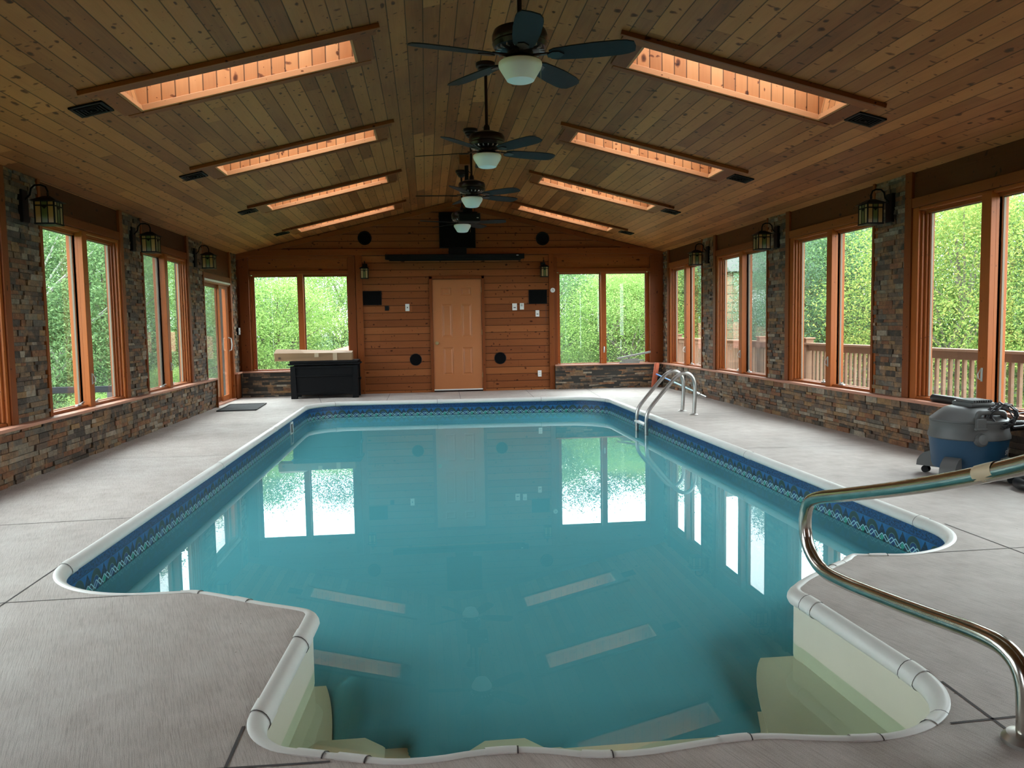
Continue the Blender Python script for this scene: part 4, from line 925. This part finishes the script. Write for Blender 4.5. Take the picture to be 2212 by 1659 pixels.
mb=MB(); mb.box((.02,-.1165,.06),(.09,-.113,.128)).box((.33,-.112,.0),(.40,-.1075,.125)); mesh('tape_strip',mb,M['tape'],cb)
mb=MB(); 
for a,b in (((-.58,.03),(-.574,.07)),((-.556,.03),(-.55,.07)),((-.58,.047),(-.55,.053))): mb.box((a[0],-.1235,a[1]),(b[0],-.108,b[1]))
mesh('printed_mark',mb,M['jointdark'],cb)

# ------------------------------------------------------------ door mat
mt=thing('door_mat','black rubber mat on the deck by the sliding glass door','door mat',(-2.83,12.46,0),rz=R(3))
mb=MB(); mb.bbox((-.285,-.52,0.001),(.285,.52,.012),.004); mesh('mat_body',mb,M['rubber'],mt)
mb=MB(); mb.bbox((-.285,-.52,.012),(-.255,.52,.017),.002).bbox((.255,-.52,.012),(.285,.52,.017),.002).bbox((-.285,-.52,.012),(.285,-.49,.017),.002).bbox((-.285,.49,.012),(.285,.52,.017),.002); mesh('mat_border',mb,M['black'],mt)

# ------------------------------------------------------------ pool ladder (far right)
def smooth(P,it=3):
    P=[Vector(p) for p in P]
    for _ in range(it):
        q=[P[0]]
        for a,b in zip(P,P[1:]): q+=[a*.75+b*.25,a*.25+b*.75]
        q.append(P[-1]); P=q
    return P
ld=thing('pool_ladder','stainless steel pool ladder with two arched rails at the right edge','pool ladder',(0,0,0))
for y in (10.29,9.83):
    pts=[(3.415,y,0),(3.425,y,.2),(3.43,y,.34),(3.42,y,.44),(3.375,y,.515),(3.30,y,.55),(3.22,y,.53),(3.15,y,.47),(2.87,y,.15),(2.80,y,.05),(2.782,y,-.05),(2.785,y,-.2),(2.785,y,-.9)]
    mb=MB(); mb.tube(smooth(pts,2),.0245,14); mesh('handrail',mb,M['chrome'],ld,True)
    mb=MB(); mb.lathe([(.058,0.001),(.058,.006),(.045,.014),(.024,.018)],24,c=(3.415,y,0)); mesh('base_flange',mb,M['chrome'],ld,True)
mb=MB(); mb.bbox((2.745,9.83,-.125),(2.815,10.29,-.10),.008); o=mesh('step',mb,M['white'],ld); o['label']='white plastic step at the waterline'
for z in (-.40,-.68): mb=MB(); mb.bbox((2.745,9.83,z-.025),(2.815,10.29,z),.008); mesh('step',mb,M['white'],ld)
mb=MB(); mb.cyl((2.785,9.80,-.12),(2.785,9.845,-.12),.012,10); mesh('bolt',mb,M['chrome'],ld)

# ------------------------------------------------------------ near handrail
hr=thing('stair_handrail','tarnished steel looped handrail beside the pool steps, close on the right','handrail',(0,0,0))
rp=[(1.60,0.0),(1.60,.55),(1.64,.80),(1.76,.875),(1.99,.775),(2.416,.635),(2.95,.487),(3.12,.445),(3.235,.40),(3.262,.30),(3.235,.20),(3.12,.135),(2.98,.135),(2.70,.165),(2.416,.200),(2.16,.237),(2.03,.24),(1.965,.19),(1.955,.08),(1.955,0)]
mb=MB(); mb.tube(smooth([(1.635,y,z) for y,z in rp],3),.0272,20); mesh('rail_tube',mb,M['oldchrome'],hr,True)
for y in (1.60,1.955):
    mb=MB(); mb.lathe([(.062,.001),(.062,.012),(.05,.026),(.026,.032)],28,c=(1.635,y,0)); mesh('base_cover',mb,M['chrome'],hr,True)
mb=MB(); T=Matrix.Translation((1.635,2.14,.728))@Matrix.Rotation(R(-19),4,'X'); mb.lathe([(.0282,-.035),(.0292,0),(.0282,.05)],16,T@Matrix.Rotation(PI/2,4,'X'),cap=False); o=mesh('tape_wrap',mb,M['tape'],hr,True); o['label']='pale tape wrapped round the upper rail'

# ------------------------------------------------------------ pool brush in the corner
br=thing('pool_brush','red brown wide brush head with blue pole leaning in the right back corner','pool brush',(0,0,0))
a=Vector((4.085,13.95,.02)); b=Vector((4.165,13.98,.475)); q=(b-a).to_track_quat('Z','Y').to_matrix().to_4x4()
mb=MB(); mb.bbox((-.035,-.045,0),(.035,.045,(b-a).length),.028,Matrix.Translation(a)@q); mesh('brush_head',mb,M['redfoam'],br,True)
A=Vector((4.13,13.90,.27)); B=Vector((4.30,11.80,.035)); Mi=A.lerp(B,.35); M2=A.lerp(B,.86)
mb=MB(); mb.cyl(A,Mi,.013,12); mesh('pole_upper',mb,M['blue'],br,True)
mb=MB(); mb.cyl(Mi,M2,.015,12); mesh('pole_lower',mb,M['aqua'],br,True)
mb=MB(); mb.cyl(M2-(B-A).normalized()*.05,M2+(B-A).normalized()*.08,.022,12).cyl(M2,B,.013,12); mesh('pole_grip',mb,M['alu'],br,True)
# slate pieces on the right back sill
def slab(pts,th,lab,mat='slate'):
    mb=MB(); n=len(pts); top=[Vector(p)+Vector((0,0,th)) for p in pts]; mb.v=[Vector(p) for p in pts]+top
    mb.f=[tuple(range(n))[::-1],tuple(range(n,2*n))]+[(i,(i+1)%n,n+(i+1)%n,n+i) for i in range(n)]
    tag(mesh('stone_piece',mb,M[mat]),lab,'stone','loose stone pieces on the right back sill')
slab([(3.56,14.36,.456),(3.80,14.355,.456),(3.95,14.38,.456),(3.86,14.44,.456),(3.6,14.44,.456)],.028,'flat grey stone lying lowest on the right back sill')
slab([(3.62,14.37,.486),(3.99,14.365,.486),(4.05,14.42,.486),(3.7,14.44,.486)],.03,'dark grey stone in the middle of the sill pile')
slab([(3.58,14.38,.50),(3.9,14.375,.518),(3.95,14.43,.518),(3.62,14.43,.50)],.025,'light grey broken stone under the tilted strip')
slab([(3.52,14.385,.525),(4.16,14.38,.64),(4.17,14.42,.645),(3.56,14.42,.535)],.032,'long pale stone strip tilted on top of the sill pile')
# ------------------------------------------------------------ wet dry vacuum
vc=thing('shop_vacuum','grey and blue wet dry vacuum on casters by the right wall','vacuum cleaner',(3.985,5.42,0),rz=0)
mb=MB(); mb.lathe([(.20,.075),(.232,.085),(.240,.11),(.262,.29),(.266,.318)],40); dm=mesh('drum',mb,M['vacblue'],vc,True)
mb=MB(); mb.lathe([(.262,.305),(.272,.312),(.272,.33),(.262,.36),(.258,.395),(.262,.42),(.262,.43),(.255,.435)],40); mesh('collar',mb,M['vacgrey'],vc,True)
mb=MB(); mb.lathe([(.262,.433),(.262,.445),(.245,.46),(.205,.495),(.165,.525),(.12,.54),(.001,.545)],40); mesh('lid',mb,M['vacgrey'],vc,True)
mb=MB(); mb.bbox((-.075,-.13,.535),(.115,.10,.575),.02)
for k in range(9): mb.bbox((-.065+.018*k,-.128,.572),(-.056+.018*k,.06,.590),.003)
mesh('motor_cover',mb,M['vacgrey'],vc,True)
mb=MB(); mb.tube(smooth([(-.09,-.215,.452),(-.095,-.225,.50),(-.07,-.228,.515),(.08,-.222,.508),(.12,-.205,.50),(.13,-.19,.455)],2),.020,12); mesh('carry_handle',mb,M['vacgrey'],vc,True)
mb=MB(); mb.bbox((-.125,-.262,.395),(-.055,-.232,.47),.006); mb.bbox((-.135,-.268,.388),(-.045,-.240,.405),.004); mesh('latch',mb,M['vacgrey'],vc)
mb=MB(); mb.lathe([(.05,-.03),(.048,0),(.036,.012),(.001,.016)],20,Matrix.Translation((-.08,-.255,.32))@Matrix.Rotation(R(80),4,'X')); mesh('drain_cap',mb,M['vacgrey'],vc,True)
for k,a in enumerate((212,302,32,122)):
    T=Matrix.Rotation(R(a),4,'Z')
    f_=empty('caster_foot',(0,0,0),0,vc)
    mb=MB(); prf=[(.14,.06),(.35,.06),(.345,.10),(.325,.135),(.29,.165),(.25,.18),(.215,.175),(.18,.12)]
    mb.prism([(p[0],p[1]) for p in prf],-.055,.055,'y',T); mesh('foot_cover',mb,M['vacgrey'],f_,True)
    mb=MB(); mb.cyl(T@Vector((.30,-.022,.028)),T@Vector((.30,-.004,.028)),.027,16).cyl(T@Vector((.30,.004,.028)),T@Vector((.30,.022,.028)),.027,16).box((.285,-.005,.028),(.315,.005,.065),T); mesh('wheel',mb,M['black'],f_,True)
mb=MB()
rnd=random.Random(3)
for k in range(11):
    pts=[]; ph=rnd.uniform(-.25,.25); rx=.095+rnd.uniform(-.02,.012); rz=.075+rnd.uniform(-.02,.02)
    for j in range(18):
        a=2*PI*j/18
        pts.append((.075+rx*math.cos(a)+.01*rnd.uniform(-1,1),-.225-.018*math.cos(a*1)+rnd.uniform(-.02,.012)-.0025*k,.485+rz*math.sin(a+ph)+.012*rnd.uniform(-1,1)))
    mb.tube(pts,.0048,6,closed=True)
mb.tube(smooth([(.20,-.24,.50),(.27,-.22,.505),(.335,-.22,.47),(.30,-.23,.43),(.2,-.25,.40)]),.0048,6)
mb.tube([(.15,-.262,.405),(.22,-.268,.41)],.010,8)
cd=mesh('power_cord',mb,simple('dark grey cord',(.035,.035,.04),.35,spec=.6),vc,True)
hz=[(.23,-.12,.39),(.30,-.16,.405),(.36,-.20,.395),(.385,-.26,.34),(.375,-.36,.22),(.34,-.45,.09),(.27,-.60,.042),(.15,-.66,.042),(.055,-.60,.042),(.03,-.50,.042),(.08,-.40,.042),(.18,-.36,.042),(.28,-.40,.05),(.30,-.50,.11),(.24,-.58,.115),(.15,-.57,.115),(.11,-.49,.112),(.16,-.43,.112)]
P=smooth(hz,3); rs=[.036+(.0022 if (i%2) else 0) for i in range(len(P))]
mb=MB(); mb.tube(P,.03,14,rs=rs); mesh('hose',mb,M['hose'],vc,True)
cu=bpy.data.curves.new('txt','FONT'); cu.body='shop\u00b7vac'; cu.size=.075; cu.extrude=.0006; to=bpy.data.objects.new('t',cu); col.objects.link(to)
cu2=bpy.data.curves.new('txt2','FONT'); cu2.body='WET/DRY'; cu2.size=.034; cu2.extrude=.0006; to2=bpy.data.objects.new('t2',cu2); col.objects.link(to2)
bpy.context.view_layer.update(); dg=bpy.context.evaluated_depsgraph_get()
for src,z0,off in ((to,.20,0),(to2,.155,.008)):
    me=bpy.data.meshes.new_from_object(src.evaluated_get(dg))
    for v in me.vertices:
        a=R(-61)+(v.co.x+off)/.255; zz=z0+v.co.y; r=.240+(zz-.11)/.18*.022+.0012+v.co.z
        v.co=(r*math.cos(a),r*math.sin(a),zz)
    me.materials.clear(); me.materials.append(M['white']); lt=bpy.data.objects.new('lettering',me); col.objects.link(lt); lt.parent=dm; lt['label']='pale grey lettering'
for o in (to,to2): bpy.data.objects.remove(o)
wd=thing('vacuum_wand','black vacuum tube lying on the sill of the nearest right window','vacuum tube',(4.44,6.1,.456))
mb=MB(); mb.tube([(0.0,.40,.034),(0,.10,.034),(-.005,-.20,.034),(-.005,-.34,.034)],.03,14,rs=[.034,.034,.026,.024]); mesh('tube',mb,M['hose'],wd,True)
mb=MB(); mb.tube([(-.005,-.34,.034),(-.01,-.40,.034),(-.01,-.43,.036)],.03,14,rs=[.032,.032,.028]); mesh('end_cuff',mb,M['black'],wd,True)

# ------------------------------------------------------------ outside: ground, deck, railing
grass=simple('grass',(.07,.13,.03),.9,noise=.5,scale=3,bump=.5); soil=grass
mb=MB(); mb.box((-60,-40,-1.75),(4.62,-1.62,-1.25)) if False else None
mb.v+=[(-200,-60,-1.7),(200,-60,-1.7),(200,300,-1.7),(-200,300,-1.7)]; mb.f.append((0,1,2,3))
g_=mesh('lawn',mb,grass,fix=False); tag(g_,'green ground outside the windows','lawn',kind='structure')
M['deckwood']=wood('outdoor deck boards',(1,0,0),(0,1,0),.14,[(0,(.20,.13,.10)),(.5,(.30,.20,.155)),(1,(.38,.27,.21))],4,.04,.7,0,.4)
M['railwood']=wood('outdoor rail wood',(1,1,0),(0,0,1),0,[(0,(.15,.08,.05)),(.5,(.22,.125,.08)),(1,(.28,.165,.11))],knots=0,bump=.2,third=(0,0,0),rough=.75)
mb=MB(); mb.box((4.68,1.0,-.22),(6.6,22,-.12)); o=mesh('outdoor_deck',mb,M['deckwood']); tag(o,'reddish wooden deck outside the right wall','deck',kind='structure')
RX=5.75
rl=thing('deck_railing','reddish brown wooden deck railing with square balusters outside the right windows','railing',(RX,0,-.12))
mb=MB(); mb.bbox((-.07,2.0,.945),(.07,20.0,.975),.004); mb.bbox((-.02,2.0,.86),(.02,20.0,.945),.003); mesh('top_rail',mb,M['railwood'],rl)
mb=MB(); mb.bbox((-.02,2.0,.10),(.02,20.0,.185),.003); mesh('bottom_rail',mb,M['railwood'],rl)
py=[3.0,5.0,11.42,13.1,17.6,20.0]
for y in py:
    pc=empty('post',(0,y,0),0,rl); mb=MB(); mb.bbox((-.06,-.06,0),(.06,.06,1.03),.004); mesh('post_body',mb,M['railwood'],pc)
    mb=MB(); mb.bbox((-.08,-.08,1.03),(.08,.08,1.055),.006); mesh('post_cap',mb,M['railwood'],pc)
mb=MB(); mb.bbox((-.018,-.018,.12),(.018,.018,.90),.003); b0=None; y=6.3
while y<17.45:
    if min(abs(y-p) for p in py)>.09:
        if b0 is None: b0=mesh('baluster',mb,M['railwood'],rl); c=b0
        else: c=b0.copy(); col.objects.link(c); c.parent=rl
        c.location=(0,y,0)
    y+=.115
# dark rail outside the left window
o=thing('outdoor_rail','low dark grey rail outside the nearest left window','rail',(-5.2,11.5,-1.7))
mb=MB(); mb.bbox((-1.8,-.04,2.06),(.9,.04,2.145),.006); mesh('rail_bar',mb,M['black'] if False else simple('dark grey paint',(.012,.013,.018),.7,spec=.1),o)
mb=MB(); mb.bbox((-1.75,-.04,0),(-1.67,.04,2.06)).bbox((.78,-.04,0),(.86,.04,2.06)); mesh('rail_post',mb,M['jointdark'],o)
# neighbouring house with lap siding (right) and low roof (back left)
lap=wood('lap siding paint',(0,0,1),(0,1,0),.26,[(0,(.20,.14,.09)),(.5,(.26,.19,.12)),(1,(.31,.23,.15))],9,.05,.8,0,.6,third=(1,0,0))
hs=thing('neighbour_house','tan lap sided house partly seen through the third right window','house',(0,0,0))
mb=MB(); mb.box((8.78,22,-1.7),(12.5,26.,2.62)); mesh('house_wall',mb,lap,hs)
mb=MB(); mb.prism([(21.7,2.62),(26.3,2.62),(24,3.9)],8.6,12.7,'x'); mesh('house_roof',mb,simple('shingle roof',(.06,.065,.055),.9,noise=.4,scale=30),hs)
mb=MB(); mb.box((9.1,21.96,1.2),(9.8,22.0,2.1)); mesh('house_window',mb,M['white'],hs)
rf=thing('shed','low shed with reddish brown shingle roof beyond the left back window','shed',(0,0,0))
mb=MB(); mb.box((-2.8,21.3,-1.7),(2.0,24,.47)); mesh('shed_wall',mb,lap,rf)
mb=MB(); mb.v=[(-3.1,21,.47),(2.2,21,.47),(2.2,22.6,1.18),(-.2,22.6,1.18),(2.2,24.2,.47),(-3.1,24.2,.47)]; mb.f=[(0,1,2,3),(5,3,2,4),(0,3,5),(0,5,4,1),(1,4,2)]; mesh('shed_roof',mb,simple('reddish shingles',(.30,.10,.065),.9,noise=.45,scale=35),rf)

# ------------------------------------------------------------ trees
def leafmat(name,stops,tr=.45):
    m=bpy.data.materials.new(name); m.use_nodes=True; t=m.node_tree; t.nodes.clear(); N=NB(t); g=N.n('NewGeometry')
    c=N.ramp(N.m('ADD',N.m('MULTIPLY',g.outputs['Random Per Island'],.6),N.m('MULTIPLY',N.noise(g.outputs['Position'],.9,2),.4)),stops)
    o=N.n('OutputMaterial'); d=N.n('BsdfDiffuse'); r=N.n('BsdfTranslucent'); x=N.n('MixShader'); x.inputs[0].default_value=tr
    c=N.mixc(1.,c,(LEAFK,)*3,'MULTIPLY'); t.links.new(c,d.inputs[0]); t.links.new(c,r.inputs[0]); t.links.new(d.outputs[0],x.inputs[1]); t.links.new(r.outputs[0],x.inputs[2]); t.links.new(x.outputs[0],o.inputs[0]); return m
LEAFK=.9
LM=[leafmat('bright spring leaves',[(.2,(.15,.27,.07)),(.5,(.25,.40,.11)),(.8,(.36,.50,.17))]),
    leafmat('mid green leaves',[(.2,(.10,.18,.085)),(.5,(.17,.29,.12)),(.8,(.26,.39,.17))]),
    leafmat('blue green leaves',[(.2,(.09,.16,.11)),(.5,(.14,.23,.15)),(.8,(.21,.32,.21))]),
    leafmat('yellow tipped leaves',[(.2,(.15,.24,.06)),(.55,(.28,.37,.10)),(.8,(.42,.39,.12)),(1,(.44,.30,.14))])]
BARK=simple('grey bark',(.13,.11,.09),.9,noise=.4,scale=20); BIRCH=simple('pale bark',(.42,.41,.38),.9,noise=.35,scale=12)
def leaves(name,H,Rr,ncl,nlf,size,mat,seed,low=.12,cl=.38,aspect=.62):
    rg=np.random.RandomState(seed)
    cz=rg.uniform(low,1,ncl); ang=rg.uniform(0,2*PI,ncl); prof=np.sqrt(np.clip(1-((cz-.45)/.58)**2,0.05,1)); rad=Rr*prof*np.sqrt(rg.uniform(.15,1,ncl))
    C=np.stack([rad*np.cos(ang),rad*np.sin(ang),cz*H],1)
    n=ncl*nlf; P=np.repeat(C,nlf,0)+rg.normal(0,1,(n,3))*np.array([cl,cl,cl*.55])
    nrm=rg.normal(0,1,(n,3))+np.array([0,0,.9]); nrm/=np.linalg.norm(nrm,axis=1)[:,None]
    a=rg.normal(0,1,(n,3)); u=np.cross(nrm,a); u/=np.linalg.norm(u,axis=1)[:,None]; v=np.cross(nrm,u)
    s=size*rg.uniform(.6,1.3,n)[:,None]
    # kite shaped leaf, slightly folded: 4 verts, 2 tris
    V=np.stack([P-u*s,P+v*s*aspect*.6+nrm*s*.15,P+u*s,P-v*s*aspect*.6+nrm*s*.15],1).reshape(-1,3)
    me=bpy.data.meshes.new(name); me.vertices.add(4*n); me.vertices.foreach_set('co',V.ravel().astype(np.float32))
    idx=np.arange(n)[:,None]*4+np.array([[0,1,2,3]]); me.loops.add(4*n); me.loops.foreach_set('vertex_index',idx.ravel().astype(np.int32))
    me.polygons.add(n); me.polygons.foreach_set('loop_start',(np.arange(n)*4).astype(np.int32)); me.polygons.foreach_set('loop_total',np.full(n,4,np.int32)); me.update(calc_edges=True); me.materials.append(mat)
    return me,C
def branches(H,C,seed,mat,r0=.10):
    rg=random.Random(seed); mb=MB(); top=H*.85
    tr=[(rg.uniform(-.1,.1)*k,rg.uniform(-.1,.1)*k,top*k/6) for k in range(7)]
    mb.tube(tr,.1,8,rs=[r0*(1-.8*k/6) for k in range(7)])
    idx=list(range(len(C))); rg.shuffle(idx)
    for i in idx[:26]:
        c=C[i]; k=min(5,max(1,int(c[2]/top*6*.7))); a=Vector(tr[k]); e=Vector(c); m_=a.lerp(e,.5)+Vector((0,0,.12))
        mb.tube([a,m_,e],.02,5,rs=[.035,.022,.008])
    me=bpy.data.meshes.new('trunk'); me.from_pydata([tuple(v) for v in mb.v],[],mb.f); me.materials.append(mat); return me
PROTO=[]
for k,(mi,H,Rr,ncl,nlf,sz,sd_,bk) in enumerate([(0,6.2,2.4,300,95,.060,1,BARK),(1,6.6,2.3,300,95,.058,2,BARK),(2,7.0,2.2,300,95,.055,3,BARK),(3,5.8,2.2,280,95,.055,4,BARK),(1,6.4,2.2,260,90,.060,5,BIRCH),(0,5.6,2.6,300,90,.068,6,BARK)]):
    me,C=leaves('foliage',H,Rr,ncl,int(nlf*2.1),sz*.66,LM[mi],sd_); PROTO.append((me,branches(H,C,sd_,bk,.11 if bk is BARK else .09),['bright green','mid green','blue green','yellow tipped','pale trunked green','bright spreading'][k]))
def tree(k,x,y,rz,s,label,group,zs=1.,z=-1.7):
    me,tm,_=PROTO[k]; o=empty('tree',(x,y,z),rz); o.scale=(s,s,s*zs); tag(o,label,'tree',group)
    f=bpy.data.objects.new('foliage',me); col.objects.link(f); f.parent=o
    b=bpy.data.objects.new('trunk',tm); col.objects.link(b); b.parent=o
rg=random.Random(11)
def row(pts,where,group):
    for k,x,y,s,zs in pts:
        same=sorted(math.hypot(q[1],q[2]) for q in pts if q[0]==k); n=len(same); i=same.index(math.hypot(x,y))
        word='' if n==1 else (('nearer ','farther ') if n==2 else ('nearest ','middle ','farthest ','rearmost '))[min(i,3)]
        tree(k,x,y,rg.uniform(0,6.28),s,f'{word}{PROTO[k][2]} leafy tree {where}',group,zs)
def fill(specs,where,group):
    # every tree of a group: kind, slope x/y, depth y, scale, height factor
    row([(k,t*y,y,sc_,zs) for k,t,y,sc_,zs in specs],where,group)
row([(0,-7.4,25,1.0,.82),(5,-4.7,24.5,.95,.80),(0,-3.3,30,1.0,.86),(1,-.9,29,1.,.82),(2,.6,33,1.1,.9),(1,-6.6,32,1.15,.92),(2,-3.6,36,1.25,.92)],'beyond the left back window','trees beyond the left back window')
row([(1,4.1,25,.95,.80),(3,7.3,25,1.0,.82),(0,5.8,23,.85,.82),(1,9.4,30,1.15,.9),(2,6.2,31,1.2,.86),(2,4.4,36,1.2,.95),(3,8.6,35,1.3,.9),(0,3.0,30,1.,.88)],'beyond the right back window','trees beyond the right back window')
fill([(3,.70,14,.92,.97),(0,.82,14.5,.95,.90),(1,.93,13.5,.95,.9),(1,.64,18.5,1.05,.84),(2,.78,19.5,1.15,.75),(2,.92,19,1.15,.75),(1,1.08,14,.95,.9)],'beyond the railing, through the nearest right window','trees through the nearest right window')
fill([(2,.505,18,.85,.90),(1,.585,17,.88,.90),(2,.56,22.5,1.15,.71),(1,.50,24.5,1.1,.78)],'beyond the railing, through the second right window','trees through the second right window')
fill([(2,.455,20.4,.42,1.9),(1,.345,25,.78,.95),(1,.375,30,1.2,.70),(2,.30,28,1.05,.70),(0,.325,21,.42,.95),(3,.44,28.5,1.2,.80)],'beyond the deck, through the far right windows','trees through the far right windows')
fill([(4,-.455,17,.90,.95),(1,-.385,18.5,.95,.88),(2,-.42,23,1.15,.78),(1,-.52,18,1.0,.85),(1,-.60,16.5,1.,.82),(0,-.385,14.4,.40,.72),(2,-.48,24,1.2,.76)],'outside the nearest left window','trees outside the nearest left window')
fill([(0,-.315,21,.9,.9),(1,-.34,26,1.15,.78),(5,-.275,22,.85,1.),(1,-.28,28,1.2,.74),(0,-.30,17,.42,.8),(2,-.24,25.5,1.,.76)],'outside the far left windows and glass door','trees outside the far left windows')

# bare tree whose branches are mirrored in the pool
BR=[[(3.67,1.79),(3.95,1.9),(4.24,2.01),(4.4,2.08),(4.62,2.11),(4.81,2.21),(5.0,2.33),(5.15,2.41)],[(3.67,1.55),(3.86,1.65),(4.02,1.78),(4.19,1.83)],[(3.86,1.65),(3.95,1.85),(4.02,1.92)],[(4.24,2.01),(4.4,1.87),(4.62,1.91),(4.75,1.97)],[(3.67,1.6),(4.1,1.5),(4.41,1.54),(4.58,1.56),(4.72,1.58)],[(4.81,2.21),(4.98,2.19),(5.15,2.22)],[(5.08,2.38),(5.1,2.44),(4.99,2.6)],[(4.05,1.95),(4.19,2.14),(4.09,2.27)],[(3.67,1.6),(3.81,1.57),(3.98,1.61),(4.14,1.75)]]
K=30/19
bt=thing('bare_tree','bare twiggy tree rising behind the leafy trees beyond the right back window','tree',(5.55,30,-1.7),'trees beyond the right back window')
mb=MB(); mb.tube([(0,0,0),(.05,0,2.5),(0,0,4.2),(-.1,0,5.4)],.1,8,rs=[.14,.11,.08,.05]); mesh('trunk',mb,BARK,bt,True)
for n_,P in enumerate(BR):
    pts=[((x*K)-5.55,.1*math.sin(x*9),(z+1.65)*K-1.65+1.7) for x,z in P]
    if P[0][0]<3.7: pts=[(0,0,4.4)]+pts
    L=len(pts); mb=MB(); mb.tube(pts,.02,6,rs=[(.045 if n_==0 else .028)*(1-.8*i/(L-1)) for i in range(L)]); mesh('branch',mb,BARK,bt,True)
